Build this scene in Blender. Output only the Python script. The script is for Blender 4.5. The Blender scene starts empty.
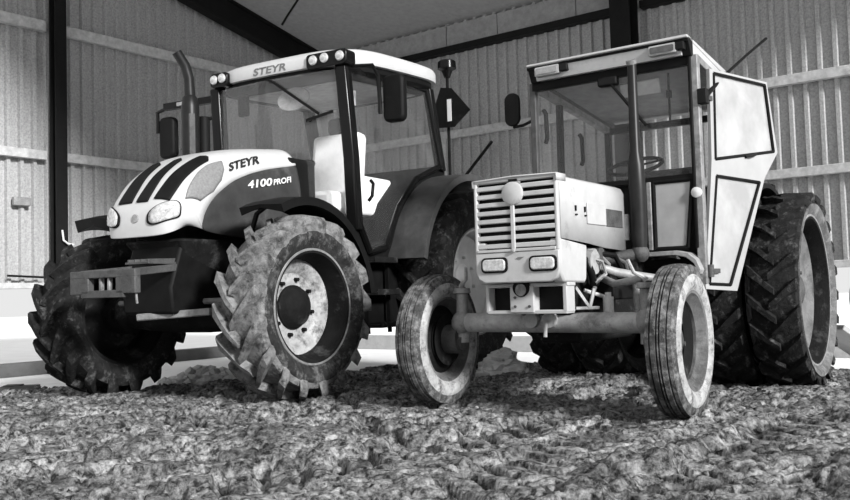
import bpy, bmesh, math, random
import numpy as np
from mathutils import Vector, Matrix

random.seed(7)
rng = np.random.RandomState(11)
sc = bpy.context.scene
col = sc.collection
PI = math.pi

# ------------------------------------------------------------------ camera, sky, sun, exposure
FPX, PITCH, ROLL, CAMH = 880.0, 0.0502, -0.0291, 0.704
cam_d = bpy.data.cameras.new('camera')
cam_d.sensor_width = 36.0
cam_d.lens = FPX / 850.0 * 36.0
cam_d.clip_end = 300
cam = bpy.data.objects.new('camera', cam_d)
col.objects.link(cam)
fw = Vector((0, math.cos(PITCH), math.sin(PITCH)))
up0 = Vector((0, -math.sin(PITCH), math.cos(PITCH)))
rt0 = Vector((1, 0, 0))
rt = rt0 * math.cos(ROLL) + up0 * math.sin(ROLL)
up = up0 * math.cos(ROLL) - rt0 * math.sin(ROLL)
cam.matrix_world = Matrix(((rt.x, up.x, -fw.x, 0), (rt.y, up.y, -fw.y, 0), (rt.z, up.z, -fw.z, CAMH), (0, 0, 0, 1)))
sc.camera = cam

world = bpy.data.worlds.new('overcast_sky')
sc.world = world
world.use_nodes = True
wn = world.node_tree
wn.nodes['Background'].inputs[0].default_value = (1, 1, 1, 1)
wn.nodes['Background'].inputs[1].default_value = 0.58

sun_d = bpy.data.lights.new('sun', 'SUN')
sun_d.energy = 4.5
sun_d.angle = math.radians(8)
sun = bpy.data.objects.new('sun', sun_d)
col.objects.link(sun)
sun_from = Vector((0.75, -1.0, 0.52))
sun.rotation_euler = sun_from.to_track_quat('Z', 'Y').to_euler()

sc.view_settings.view_transform = 'Standard'
sc.view_settings.look = 'None'
sc.view_settings.exposure = 0.5
sc.view_settings.gamma = 1.0
sc.view_settings.use_curve_mapping = False

# ------------------------------------------------------------------ materials (all grey: the photograph is monochrome)
MATS = {}
def g(v, a=1.0):
    return (v, v, v, a)

def mat(name, base, rough=.5, metal=0.0, var=.18, scale=9.0, dirt=0.0, dirtcol=.1, dscale=4.0, bump=0.0, bscale=60.0, spec=.5, coat=0.0):
    if name != 'pale_floor':
        base, dirtcol, spec = base * .70, dirtcol * .70, spec * .8
    m = bpy.data.materials.new(name)
    m.use_nodes = True
    nt = m.node_tree
    N, L = nt.nodes, nt.links
    b = N['Principled BSDF']
    tc = N.new('ShaderNodeTexCoord')
    n1 = N.new('ShaderNodeTexNoise')
    n1.inputs['Scale'].default_value = scale
    n1.inputs['Detail'].default_value = 6
    n1.inputs['Roughness'].default_value = .65
    L.new(tc.outputs['Object'], n1.inputs['Vector'])
    r1 = N.new('ShaderNodeValToRGB')
    r1.color_ramp.elements[0].position = .3
    r1.color_ramp.elements[1].position = .7
    r1.color_ramp.elements[0].color = g(max(base * (1 - var), .002))
    r1.color_ramp.elements[1].color = g(min(base * (1 + var), .95))
    L.new(n1.outputs['Fac'], r1.inputs['Fac'])
    colout = r1.outputs['Color']
    if dirt > 0:
        n2 = N.new('ShaderNodeTexNoise')
        n2.inputs['Scale'].default_value = dscale
        n2.inputs['Detail'].default_value = 10
        n2.inputs['Roughness'].default_value = .75
        L.new(tc.outputs['Object'], n2.inputs['Vector'])
        r2 = N.new('ShaderNodeValToRGB')
        p = .72 - dirt * .42
        r2.color_ramp.elements[0].position = max(p - .07, 0)
        r2.color_ramp.elements[1].position = min(p + .09, 1)
        L.new(n2.outputs['Fac'], r2.inputs['Fac'])
        mx = N.new('ShaderNodeMix')
        mx.data_type = 'RGBA'
        mx.inputs[7].default_value = g(dirtcol)
        L.new(r2.outputs['Color'], mx.inputs[0])
        L.new(colout, mx.inputs[6])
        colout = mx.outputs[2]
    L.new(colout, b.inputs['Base Color'])
    b.inputs['Roughness'].default_value = rough
    b.inputs['Metallic'].default_value = metal
    b.inputs['Specular IOR Level'].default_value = spec
    if coat:
        b.inputs['Coat Weight'].default_value = coat
        b.inputs['Coat Roughness'].default_value = .12
    if bump > 0:
        n3 = N.new('ShaderNodeTexNoise')
        n3.inputs['Scale'].default_value = bscale
        n3.inputs['Detail'].default_value = 8
        n3.inputs['Roughness'].default_value = .7
        L.new(tc.outputs['Object'], n3.inputs['Vector'])
        bp = N.new('ShaderNodeBump')
        bp.inputs['Strength'].default_value = min(bump, 1)
        bp.inputs['Distance'].default_value = .02
        L.new(n3.outputs['Fac'], bp.inputs['Height'])
        L.new(bp.outputs['Normal'], b.inputs['Normal'])
    MATS[name] = m
    return m

def glass(name, tint=.8, refl=.12, rough=.02, haze=0.0, edge=.5):
    m = bpy.data.materials.new(name)
    m.use_nodes = True
    nt = m.node_tree
    N, L = nt.nodes, nt.links
    N.remove(N['Principled BSDF'])
    out = N['Material Output']
    tr = N.new('ShaderNodeBsdfTransparent')
    tr.inputs[0].default_value = g(tint)
    gl = N.new('ShaderNodeBsdfGlossy')
    gl.inputs['Roughness'].default_value = rough
    lw = N.new('ShaderNodeLayerWeight')      # Schlick reflection, the same from both faces of the thin pane
    lw.inputs[0].default_value = .5
    pw = N.new('ShaderNodeMath')
    pw.operation = 'POWER'
    pw.inputs[1].default_value = 4.0
    L.new(lw.outputs['Facing'], pw.inputs[0])
    ad = N.new('ShaderNodeMath')
    ad.operation = 'MULTIPLY_ADD'
    ad.use_clamp = True
    ad.inputs[1].default_value = edge
    ad.inputs[2].default_value = refl
    L.new(pw.outputs[0], ad.inputs[0])
    mx = N.new('ShaderNodeMixShader')
    L.new(ad.outputs[0], mx.inputs[0])
    L.new(tr.outputs[0], mx.inputs[1])
    L.new(gl.outputs[0], mx.inputs[2])
    last = mx.outputs[0]
    if haze > 0:     # dust film on the pane
        tc = N.new('ShaderNodeTexCoord')
        no = N.new('ShaderNodeTexNoise')
        no.inputs['Scale'].default_value = 5
        no.inputs['Detail'].default_value = 9
        L.new(tc.outputs['Object'], no.inputs['Vector'])
        mr = N.new('ShaderNodeMapRange')
        mr.inputs[1].default_value = .35
        mr.inputs[2].default_value = .75
        mr.inputs[3].default_value = haze * .8
        mr.inputs[4].default_value = haze * 1.2
        L.new(no.outputs['Fac'], mr.inputs[0])
        df = N.new('ShaderNodeBsdfDiffuse')
        df.inputs[0].default_value = g(.75)
        m2 = N.new('ShaderNodeMixShader')
        L.new(mr.outputs[0], m2.inputs[0])
        L.new(last, m2.inputs[1])
        L.new(df.outputs[0], m2.inputs[2])
        last = m2.outputs[0]
    L.new(last, out.inputs[0])
    MATS[name] = m
    return m

mat('galv', .50, .5, .15, .30, 45, 0, bump=.15, bscale=250)
mat('galv_roof', .42, .7, 0, .12, 14, 0, bump=.1, bscale=120)
mat('timber', .62, .75, 0, .25, 14, .15, .25, 3, bump=.3, bscale=40)
mat('timber_grey', .42, .8, 0, .2, 10, .2, .25, 3, bump=.3, bscale=40)
mat('steel_dark', .010, .6, 0, .3, 10, spec=.2)
mat('concrete', .55, .9, 0, .15, 5, .2, .35, 2, bump=.3, bscale=30)
mat('concrete_grey', .14, .9, 0, .2, 5, .2, .15, 2, bump=.3, bscale=30)
mat('pale_floor', .90, .9, 0, .05, 3, .12, .4, 2.5, bump=.4, bscale=20)
mat('rubble', .75, .9, 0, .2, 9, .1, .3, 5, bump=.8, bscale=30)
mat('white_paint', .68, .35, 0, .06, 6, .05, .3, 3, spec=.4)
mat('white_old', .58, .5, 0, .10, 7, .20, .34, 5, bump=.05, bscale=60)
mat('white_door', .50, .5, 0, .08, 5, .12, .42, 4)
mat('panel_dark', .055, .35, 0, .35, 5, .22, .14, 4, spec=.4)
mat('intake_mesh', .26, .5, 0, .25, 60, .1, .15, 20)
mat('black_gloss', .006, .25, 0, .3, 8, spec=.25)
mat('black', .008, .6, 0, .4, 9, .08, .05, 5, spec=.15)
mat('black_muddy', .012, .75, 0, .4, 9, .22, .10, 5, bump=.4, bscale=40, spec=.15)
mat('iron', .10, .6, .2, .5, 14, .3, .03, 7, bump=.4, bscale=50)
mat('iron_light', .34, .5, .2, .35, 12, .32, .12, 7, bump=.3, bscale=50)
mat('cast_light', .46, .5, .1, .3, 12, .3, .2, 9, bump=.25, bscale=60)
mat('chrome', .75, .16, .9, .1, 20)
mat('exhaust', .014, .40, 0, .4, 9, .15, .03, 5, spec=.3)
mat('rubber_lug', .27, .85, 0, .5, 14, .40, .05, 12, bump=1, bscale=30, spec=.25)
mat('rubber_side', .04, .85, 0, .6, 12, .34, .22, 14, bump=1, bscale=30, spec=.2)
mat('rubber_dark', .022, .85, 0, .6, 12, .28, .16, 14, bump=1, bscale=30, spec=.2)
mat('rubber_clay', .09, .8, 0, .6, 14, .42, .36, 18, bump=.9, bscale=40, spec=.25)
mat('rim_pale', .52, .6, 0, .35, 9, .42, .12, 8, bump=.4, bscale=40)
mat('clay_pale', .58, .85, 0, .3, 14, .36, .14, 16, bump=.8, bscale=35, spec=.2)
mat('clay_grey', .17, .85, 0, .5, 9, .35, .42, 7, bump=.8, bscale=35, spec=.2)
mat('rim_white', .80, .5, 0, .12, 7, .10, .35, 5)
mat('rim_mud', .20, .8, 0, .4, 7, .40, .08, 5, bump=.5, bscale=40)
mat('seat_cloth', .07, .9, 0, .3, 20)
mat('seat_pale', .5, .8, 0, .2, 12)
mat('seat_white', 1.25, .8, 0, .1, 12)  # near-white, chosen to put a bright patch behind the windscreen
mat('fender_grey', .075, .4, 0, .4, 6, .3, .05, 5, coat=.2)
mat('lettering_dark', .02, .5, 0, .2, 10)
mat('lettering_grey', .20, .5, 0, .2, 10)
mat('lettering_white', .85, .5, 0, .05, 10)
mat('lens', .62, .12, 0, .45, 38, spec=.6, coat=.4)
mat('lens_dark', .10, .25, 0, .35, 30, coat=.3)
mat('lens_grey', .36, .25, 0, .25, 30, coat=.4)
mat('bale_wrap', .72, .35, 0, .15, 8, coat=.2)
mat('hose', .7, .5, 0, .2, 20, .2, .3, 9)
glass('glass_screen', .97, .07, .04, .06, .5)
glass('glass_clear', .98, .02, .03, .012, .30)
glass('glass_dusty', .72, .10, .12, .34)
glass('glass_door', .6, .06, .25, .40)

# mud: dark wet earth with paler dried crumbs, contrast deepened to paint shaded pits, real relief is in the mesh
def mud_material():
    m = mat('mud', .17, .75, 0, .6, 7, .0, bump=.9, bscale=55, spec=.45)
    nt = m.node_tree
    N, L = nt.nodes, nt.links
    b = N['Principled BSDF']
    tc = N.new('ShaderNodeTexCoord')
    n = N.new('ShaderNodeTexNoise')
    n.inputs['Scale'].default_value = 26
    n.inputs['Detail'].default_value = 10
    n.inputs['Roughness'].default_value = .75
    L.new(tc.outputs['Object'], n.inputs['Vector'])
    r = N.new('ShaderNodeValToRGB')
    r.color_ramp.elements[0].position = .41
    r.color_ramp.elements[0].color = g(.009)
    r.color_ramp.elements[1].position = .62
    r.color_ramp.elements[1].color = g(.42)
    L.new(n.outputs['Fac'], r.inputs['Fac'])
    n5 = N.new('ShaderNodeTexNoise'); n5.inputs['Scale'].default_value = 3.2; n5.inputs['Detail'].default_value = 8; n5.inputs['Roughness'].default_value = .7
    L.new(tc.outputs['Object'], n5.inputs['Vector'])
    r5 = N.new('ShaderNodeMapRange'); r5.inputs[1].default_value = .38; r5.inputs[2].default_value = .6; r5.inputs[3].default_value = .35; r5.inputs[4].default_value = 1.25
    L.new(n5.outputs['Fac'], r5.inputs[0])
    mm = N.new('ShaderNodeMix'); mm.data_type = 'RGBA'; mm.blend_type = 'MULTIPLY'; mm.inputs[0].default_value = 1.0
    L.new(r.outputs['Color'], mm.inputs[6]); L.new(r5.outputs[0], mm.inputs[7])
    L.new(mm.outputs[2], b.inputs['Base Color'])
    r3 = N.new('ShaderNodeMapRange')
    r3.inputs[1].default_value = .35; r3.inputs[2].default_value = .65
    r3.inputs[3].default_value = .28; r3.inputs[4].default_value = .85
    n4 = N.new('ShaderNodeTexNoise'); n4.inputs['Scale'].default_value = 4; n4.inputs['Detail'].default_value = 6
    L.new(tc.outputs['Object'], n4.inputs['Vector'])
    L.new(n4.outputs['Fac'], r3.inputs[0]); L.new(r3.outputs[0], b.inputs['Roughness'])
mud_material()

# ------------------------------------------------------------------ mesh helpers
class MB:
    def __init__(self):
        self.v, self.f = [], []
    def add(self, vs, fs):
        o = len(self.v)
        self.v += [tuple(p) for p in vs]
        self.f += [tuple(i + o for i in q) for q in fs]
        return self
    def box(self, c, s, rot=None):
        vs = [Vector((sx * s[0] / 2, sy * s[1] / 2, sz * s[2] / 2)) for sx in (-1, 1) for sy in (-1, 1) for sz in (-1, 1)]
        if rot is not None:
            R = rot if isinstance(rot, Matrix) else Matrix.Rotation(rot[2], 3, 'Z') @ Matrix.Rotation(rot[1], 3, 'Y') @ Matrix.Rotation(rot[0], 3, 'X')
            vs = [R @ p for p in vs]
        c = Vector(c)
        return self.add([p + c for p in vs], [(0, 1, 3, 2), (4, 6, 7, 5), (0, 4, 5, 1), (2, 3, 7, 6), (0, 2, 6, 4), (1, 5, 7, 3)])
    def bar(self, p0, p1, w, h, upv=(0, 0, 1)):
        p0, p1 = Vector(p0), Vector(p1)
        d = p1 - p0
        x = d.normalized()
        y = Vector(upv).cross(x)
        if y.length < 1e-4:
            y = Vector((0, 1, 0)).cross(x)
        y.normalize()
        z = x.cross(y)
        R = Matrix((x, y, z)).transposed()
        return self.box((p0 + p1) / 2, (d.length, w, h), R)
    def cyl(self, p0, p1, r0, r1=None, n=16):
        r1 = r0 if r1 is None else r1
        return self.sweep([p0, p1], [r0, r1], n)
    def sweep(self, pts, r, n=10, cap=True):
        pts = [Vector(p) for p in pts]
        if not hasattr(r, '__len__'):
            r = [r] * len(pts)
        t0 = (pts[1] - pts[0]).normalized()
        a = Vector((0, 0, 1)) if abs(t0.z) < .9 else Vector((1, 0, 0))
        u = t0.cross(a).normalized()
        vs, fs = [], []
        for i, p in enumerate(pts):
            t = (pts[min(i + 1, len(pts) - 1)] - pts[max(i - 1, 0)]).normalized()
            u = (u - t * u.dot(t)).normalized()
            w = t.cross(u)
            for k in range(n):
                ang = 2 * PI * k / n
                vs.append(p + (u * math.cos(ang) + w * math.sin(ang)) * r[i])
        for i in range(len(pts) - 1):
            for k in range(n):
                a_, b_ = i * n + k, i * n + (k + 1) % n
                fs.append((a_, b_, b_ + n, a_ + n))
        if cap:
            fs.append(tuple(range(n))[::-1])
            fs.append(tuple(range((len(pts) - 1) * n, len(pts) * n)))
        return self.add(vs, fs)
    def lathe(self, prof, n=48, c=(0, 0, 0), close=False):
        # prof: (h along y, r); axis = y
        vs, fs = [], []
        for h, r in prof:
            for k in range(n):
                a = 2 * PI * k / n
                vs.append((c[0] + r * math.cos(a), c[1] + h, c[2] + r * math.sin(a)))
        m = len(prof)
        for i in range(m if close else m - 1):
            j = (i + 1) % m
            for k in range(n):
                l = (k + 1) % n
                fs.append((i * n + k, i * n + l, j * n + l, j * n + k))
        return self.add(vs, fs)
    def loft(self, rings, closed=True, cap=True):
        n = len(rings[0])
        vs = [p for r in rings for p in r]
        fs = []
        for i in range(len(rings) - 1):
            for k in range(n if closed else n - 1):
                l = (k + 1) % n
                fs.append((i * n + k, i * n + l, (i + 1) * n + l, (i + 1) * n + k))
        if cap and closed:
            fs.append(tuple(range(n))[::-1])
            fs.append(tuple(range((len(rings) - 1) * n, len(rings) * n)))
        return self.add(vs, fs)
    def prism(self, poly, axis, a, b):
        def P(q, t):
            return (t, q[0], q[1]) if axis == 'x' else ((q[0], t, q[1]) if axis == 'y' else (q[0], q[1], t))
        return self.loft([[P(q, a) for q in poly], [P(q, b) for q in poly]])
    def ball(self, c, r, n=12, sz=(1, 1, 1)):
        rings = []
        for i in range(1, n // 2):
            t = PI * i / (n // 2)
            rings.append([(c[0] + r * sz[0] * math.sin(t) * math.cos(2 * PI * k / n), c[1] + r * sz[1] * math.sin(t) * math.sin(2 * PI * k / n), c[2] + r * sz[2] * math.cos(t)) for k in range(n)])
        return self.loft(rings)
    def build(self, name, m, parent=None, bevel=0.0, ang=38, flat=False, seg=2):
        me = bpy.data.meshes.new(name)
        me.from_pydata(self.v, [], self.f)
        bm = bmesh.new()
        bm.from_mesh(me)
        bmesh.ops.recalc_face_normals(bm, faces=bm.faces)
        bm.to_mesh(me)
        bm.free()
        if not flat:
            me.shade_smooth()
            me.set_sharp_from_angle(angle=math.radians(ang))
        me.materials.append(MATS[m])
        o = bpy.data.objects.new(name, me)
        col.objects.link(o)
        if parent is not None:
            o.parent = parent
        if bevel > 0:
            bv = o.modifiers.new('bevel', 'BEVEL')
            bv.width = bevel
            bv.segments = seg
            bv.limit_method = 'ANGLE'
            bv.angle_limit = math.radians(40)
        return o

def empty(name, loc=(0, 0, 0), rz=0.0):
    o = bpy.data.objects.new(name, None)
    col.objects.link(o)
    o.location = loc
    o.rotation_euler = (0, 0, rz)
    return o

def tag(o, label, cat, group=None, kind=None):
    o['label'] = label
    o['category'] = cat
    if group:
        o['group'] = group
    if kind:
        o['kind'] = kind
    return o

def struct(o, label=None):
    o['kind'] = 'structure'
    if label:
        o['label'] = label
    return o

def copy_part(o, parent, loc=None):
    c = o.copy()
    col.objects.link(c)
    c.parent = parent
    if loc is not None:
        c.location = loc
    return c

def frame_poly(pts, w, closed=True):
    m = MB()
    n = len(pts)
    for i in range(n if closed else n - 1):
        m.sweep([pts[i], pts[(i + 1) % n]], w, 8)
    return m

def rrect(cy, cz, hy, hz, r, n=4):
    out = []
    for sx, sz, a0 in ((1, 1, 0), (-1, 1, 90), (-1, -1, 180), (1, -1, 270)):
        for k in range(n + 1):
            a = math.radians(a0 + 90 * k / n)
            out.append((cy + sx * (hy - r) + r * math.cos(a), cz + sz * (hz - r) + r * math.sin(a)))
    return out

def text_mesh(body, name, m, parent, fn, bold=.02, shear=0.0):
    cu = bpy.data.curves.new(name, 'FONT')
    cu.body = body
    cu.offset = bold
    cu.shear = shear
    cu.resolution_u = 3
    tmp = bpy.data.objects.new(name + '_tmp', cu)
    col.objects.link(tmp)
    dg = bpy.context.evaluated_depsgraph_get()
    me = bpy.data.meshes.new_from_object(tmp.evaluated_get(dg))
    bpy.data.objects.remove(tmp)
    xs = [v.co.x for v in me.vertices]
    ys = [v.co.y for v in me.vertices]
    x0, x1, y0, y1 = min(xs), max(xs), min(ys), max(ys)
    bm = bmesh.new()
    bm.from_mesh(me)
    bmesh.ops.triangulate(bm, faces=bm.faces)
    bmesh.ops.subdivide_edges(bm, edges=[e for e in bm.edges if e.calc_length() > (x1 - x0) * .06], cuts=2)
    for v in bm.verts:
        v.co = Vector(fn((v.co.x - x0) / (x1 - x0), (v.co.y - y0) / (y1 - y0)))
    bm.to_mesh(me)
    bm.free()
    me.name = name
    me.materials.clear()
    me.materials.append(MATS[m])
    o = bpy.data.objects.new(name, me)
    col.objects.link(o)
    o.parent = parent
    return o

# ------------------------------------------------------------------ the shed: two sheet walls, roof, floor
LDIR = Vector((0.603, 0.798, 0)).normalized()       # along the left wall, away from the camera
RDIR = Vector((0.798, -0.603, 0)).normalized()      # along the right wall, towards the right
CORNER = Vector((-1.72, 14.13, 0))
EAVE = 4.56
SLOPE = 0.22
PITCHW = 0.16
def lw(d, off, z):     # left wall: d metres from the corner, off metres into the shed
    return CORNER - LDIR * d + RDIR * off + Vector((0, 0, z))
def rw(t, off, z):     # right wall: t metres from the corner, off metres into the shed
    return CORNER + RDIR * t - LDIR * off + Vector((0, 0, z))
LEFT_LEN, RIGHT_LEN, ROOF_D = 6.8, 10.1, 7.0

def sheet(fn, s0, s1, zb, zt0, zt1, name, parent):
    m = MB()
    prof = []
    n = int(round((s1 - s0) / PITCHW))
    for k in range(n):
        b = s0 + k * PITCHW
        prof += [(b, 0.0), (b + .10, 0.0), (b + .112, .042), (b + .148, .042)]
    prof.append((s1, 0.0))
    vs, fs = [], []
    for s, o in prof:
        zt = zt0 + (zt1 - zt0) * (s - s0) / (s1 - s0)
        vs += [fn(s, o, zb), fn(s, o, zt)]
    for i in range(len(prof) - 1):
        fs.append((2 * i, 2 * i + 2, 2 * i + 3, 2 * i + 1))
    m.add(vs, fs)
    o = m.build(name, 'galv', parent, flat=True)
    so = o.modifiers.new('thickness', 'SOLIDIFY')
    so.thickness = .004
    return o

def wall_bar(fn, s0, s1, z0, z1, off0, off1, name, m, parent, bevel=.006):
    b = MB()
    b.loft([[fn(s, off0, z0), fn(s, off1, z0), fn(s, off1, z1), fn(s, off0, z1)] for s in (s0, s1)])
    return b.build(name, m, parent, bevel)

# left wall: kerb carries sheets and girts
wl = wall_bar(lw, 0, LEFT_LEN, -.099, .05, -.12, .10, 'wall_left', 'concrete_grey', None)
struct(wl)
k = 0
while k * 1.12 + 1.12 <= LEFT_LEN + .01:
    s0 = k * 1.12
    sheet(lw, s0, s0 + 1.12, .95, EAVE + SLOPE * s0 + .1, EAVE + SLOPE * (s0 + 1.12) + .1, 'sheet_panel', wl)
    k += 1
for z0, z1, mm in ((.90, .97, 'timber'), (2.42, 2.53, 'timber'), (3.96, 4.09, 'timber')):
    wall_bar(lw, 0.05, 4.46, z0, z1, .04, .12, 'girt', mm, wl)
    wall_bar(lw, 4.66, LEFT_LEN, z0, z1, .04, .12, 'girt', mm, wl)
# right wall
wr = wall_bar(rw, 0, RIGHT_LEN, -.099, .10, -.12, .10, 'wall_right', 'concrete', None)
struct(wr)
k = 0
while k * 1.12 + 1.12 <= RIGHT_LEN + .01:
    s0 = k * 1.12
    sheet(rw, s0, s0 + 1.12, .92, EAVE, EAVE, 'sheet_panel', wr)
    k += 1
for z0, z1 in ((.86, .94), (1.87, 1.97), (2.90, 3.01)):
    wall_bar(rw, 0.1, 5.36, z0, z1, .04, .12, 'girt', 'timber', wr)
    wall_bar(rw, 5.64, 8.9, z0, z1, .04, .12, 'girt', 'timber', wr)
    wall_bar(rw, 8.9, RIGHT_LEN, z0, z1, .04, .12, 'girt', 'timber', wr)
# short upright between the girts behind the tractors, and a thin dark brace
b = MB(); b.loft([[rw(s, o, z) for s, o in ((2.56, .05), (2.68, .05), (2.68, .13), (2.56, .13))] for z in (.1, 2.9)])
b.build('stud', 'timber', wr, .005)
b = MB(); b.sweep([rw(2.75, .2, 2.05), rw(3.50, .2, 2.75)], .022, 8)
b.build('brace', 'steel_dark', wr)

# steel posts
def hpost(fn, s, z1, name, w=.18, dpt=.20, wb=.0):
    m = MB()
    for off in (.13, .13 + dpt - .02):
        m.loft([[fn(s - w / 2, off, z), fn(s + w / 2, off, z), fn(s + w / 2, off + .02, z), fn(s - w / 2, off + .02, z)] for z in (-.098, z1)])
    m.loft([[fn(s - .01, .15, z), fn(s + .01, .15, z), fn(s + .01, .13 + dpt - .02, z), fn(s - .01, .13 + dpt - .02, z)] for z in (-.098, z1)])
    m.loft([[fn(s - w * .8, .11, z), fn(s + w * .8, .11, z), fn(s + w * .8, .15 + dpt, z), fn(s - w * .8, .15 + dpt, z)] for z in (-.099, -.06)])
    o = m.build(name, 'steel_dark', None, .004)
    struct(o)
    return o
hpost(lw, 4.56, 5.2, 'trim_1', .15, .13)
hpost(rw, 5.50, 4.5, 'trim_2', .26, .26)

# roof: lined sheets falling to the right wall
roof = MB()
roof.loft([[rw(-.3, d, EAVE + SLOPE * d + h) for d, h in ((-.4, 0), (ROOF_D, 0), (ROOF_D, .08), (-.4, .08))], [rw(RIGHT_LEN, d, EAVE + SLOPE * d + h) for d, h in ((-.4, 0), (ROOF_D, 0), (ROOF_D, .08), (-.4, .08))]])
ro = roof.build('ceiling', 'galv_roof')
struct(ro)
def rafter(t, depth=.34, w=.16):
    m = MB()
    for h0, h1, ww in ((0, .025, w), (depth - .025, depth, w), (0, depth, .02)):
        m.loft([[rw(t + a * ww / 2, d, EAVE + SLOPE * d - h) for a, h in ((-1, h0), (1, h0), (1, h1), (-1, h1))] for d in (.05, ROOF_D)])
    return m.build('rafter', 'steel_dark', ro, .004)
rafter(.24, .38)
rafter(5.50)
rafter(9.95)
# eave boards along the right wall, joined end to end, with the dark gutter angle under them
t = .35
i = 0
while t < RIGHT_LEN - .2:
    ln = (1.02, 1.34, .86, 1.2)[i % 4]
    e = min(t + ln - .012, RIGHT_LEN)
    if not (t < 5.66 and e > 5.34):
        wall_bar(rw, t, e, 4.21 + .006 * (i % 3), 4.53, .02, .07 + .006 * (i % 2), 'eave_board', 'timber_grey', ro, .004)
    else:
        wall_bar(rw, t, 5.36, 4.21, 4.53, .02, .07, 'eave_board', 'timber_grey', ro, .004)
    t += ln
    i += 1
wall_bar(rw, .35, 5.36, 4.12, 4.21, .02, .16, 'eave_angle', 'steel_dark', ro, .003)
wall_bar(rw, 5.66, RIGHT_LEN, 4.12, 4.21, .02, .16, 'eave_angle', 'steel_dark', ro, .003)
b = MB(); b.sweep([rw(1.35, 1.62, 4.90), rw(1.2, 1.75, 4.60), rw(1.15, 1.8, 4.48)], .016, 8)
b.build('hanging_rod', 'steel_dark', ro)

# floor: pale, daylit hardstanding inside and out
fl = MB()
fl.box((0, 10, -.20), (120, 110, .2))
fo = fl.build('floor', 'pale_floor')
struct(fo)

# ------------------------------------------------------------------ mud: churned ground with tread prints, true relief
def vnoise(x, y, freq, seed):
    r = np.random.RandomState(seed)
    n = 128
    lat = r.rand(n, n)
    xf, yf = x * freq, y * freq
    xi, yi = np.floor(xf).astype(int), np.floor(yf).astype(int)
    fx, fy = xf - xi, yf - yi
    fx = fx * fx * (3 - 2 * fx)
    fy = fy * fy * (3 - 2 * fy)
    a = lat[xi % n, yi % n]; b_ = lat[(xi + 1) % n, yi % n]
    c = lat[xi % n, (yi + 1) % n]; d = lat[(xi + 1) % n, (yi + 1) % n]
    return (a * (1 - fx) + b_ * fx) * (1 - fy) + (c * (1 - fx) + d * fx) * fy - .5

def worley(x, y, freq, seed):
    r = np.random.RandomState(seed)
    n = 128
    jx, jy, am = r.rand(n, n), r.rand(n, n), r.rand(n, n)
    xf, yf = x * freq, y * freq
    xi, yi = np.floor(xf).astype(int), np.floor(yf).astype(int)
    best = np.full(x.shape, 9.0)
    amp = np.zeros(x.shape)
    for a in (-1, 0, 1):
        for b_ in (-1, 0, 1):
            i, j = (xi + a) % n, (yi + b_) % n
            d = (xi + a + jx[i, j] - xf) ** 2 + (yi + b_ + jy[i, j] - yf) ** 2
            m = d < best
            best = np.where(m, d, best)
            amp = np.where(m, am[i, j], amp)
    return np.sqrt(best), amp

def sstep(a, b, x):
    t = np.clip((x - a) / (b - a), 0, 1)
    return t * t * (3 - 2 * t)

TRACKS = [  # x0, y0, heading (dx, dy), half width, lug pitch, lug depth, length
    (-1.45, 2.45, .73, .68, .27, .175, .120, 4.2),
    (.55, 2.45, .60, .80, .23, .18, .100, 2.6),
    (-3.4, 4.35, .96, .28, .24, .18, .095, 4.0),
    (-2.9, 3.3, .75, .66, .25, .175, .105, 3.6),
    (.10, 2.9, .52, .85, .22, .165, .090, 2.4),
]
def mud_height(x, y):
    wx = x + .10 * vnoise(x, y, 2.1, 91)
    wy = y + .10 * vnoise(x, y, 2.3, 92)
    h = .045 * vnoise(x, y, .9, 1) + .030 * vnoise(wx, wy, 2.6, 2) + .022 * vnoise(wx * .6, wy, 7.5, 3)
    f1, a1 = worley(wx * .60, wy * 1.05, 8.0, 71)
    h += .020 * a1 - .055 * sstep(.50, .74, f1) + .012 * np.sqrt(np.clip(1 - (f1 / .7) ** 2, 0, 1))
    f2, a2 = worley(x * .7 + .03 * vnoise(x, y, 9, 77), y + .03 * vnoise(x, y, 9, 78), 17.0, 72)
    h += .014 * a2 - .034 * sstep(.50, .75, f2)
    f3, a3 = worley(x * .8, y, 36.0, 73)
    h += .007 * a3 - .012 * sstep(.5, .8, f3)
    h += .014 * vnoise(x, y, 31.0, 6) - .075 * sstep(.20, .30, vnoise(wx, wy, 6.0, 9)) + .006
    for x0, y0, dx, dy, W, p, dep, ln in TRACKS:
        L = math.hypot(dx, dy)
        dx, dy = dx / L, dy / L
        xx = x + .03 * vnoise(x, y, 3.0, 21)
        yy = y + .03 * vnoise(x, y, 3.0, 22)
        s = (xx - x0) * dx + (yy - y0) * dy
        w = -(xx - x0) * dy + (yy - y0) * dx
        s_ = s + .25 * np.sin(w * 2)
        inside = sstep(W + .05, W - .03, np.abs(w)) * sstep(0, .2, s) * sstep(ln, ln - .25, s)
        ph = ((s_ - np.abs(w) * .95 + np.where(w > 0, p / 2, 0)) / p) % 1.0
        lug = sstep(0, .13, ph) * sstep(.50, .37, ph)
        edge = sstep(.4, 1.0, np.abs(w) / W)
        pr = .012 - dep * lug * (.55 + .6 * edge) + .012 * vnoise(x, y, 25, 31) + .015 * vnoise(x, y, 8, 33) + .006 * a2 - .010 * sstep(.5, .8, f2)
        wgt = inside * np.clip(.90 + .9 * vnoise(x, y, 1.7, 55), .65, 1)
        h = h * (1 - wgt) + pr * wgt
        h += .03 * np.exp(-((np.abs(w) - W - .05) / .05) ** 2) * sstep(0, .3, s) * sstep(ln, ln - .3, s) * (.6 + vnoise(x, y, 5, 41))
    # flatten a little and sink where the wheels stand
    h = h * .95 + .004
    h = h - .075 * np.exp(-(((x - 2.45) / .9) ** 2 + ((y - 6.35) / .7) ** 2))
    edge_y = 7.12 + 1.7 * np.exp(-((x - .3) / 1.7) ** 2) + .5 * vnoise(x, y, 1.3, 61) + .15 * vnoise(x, y, 6, 62)
    h = h - .20 * sstep(-.15, .25, y - edge_y)
    return h

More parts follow.
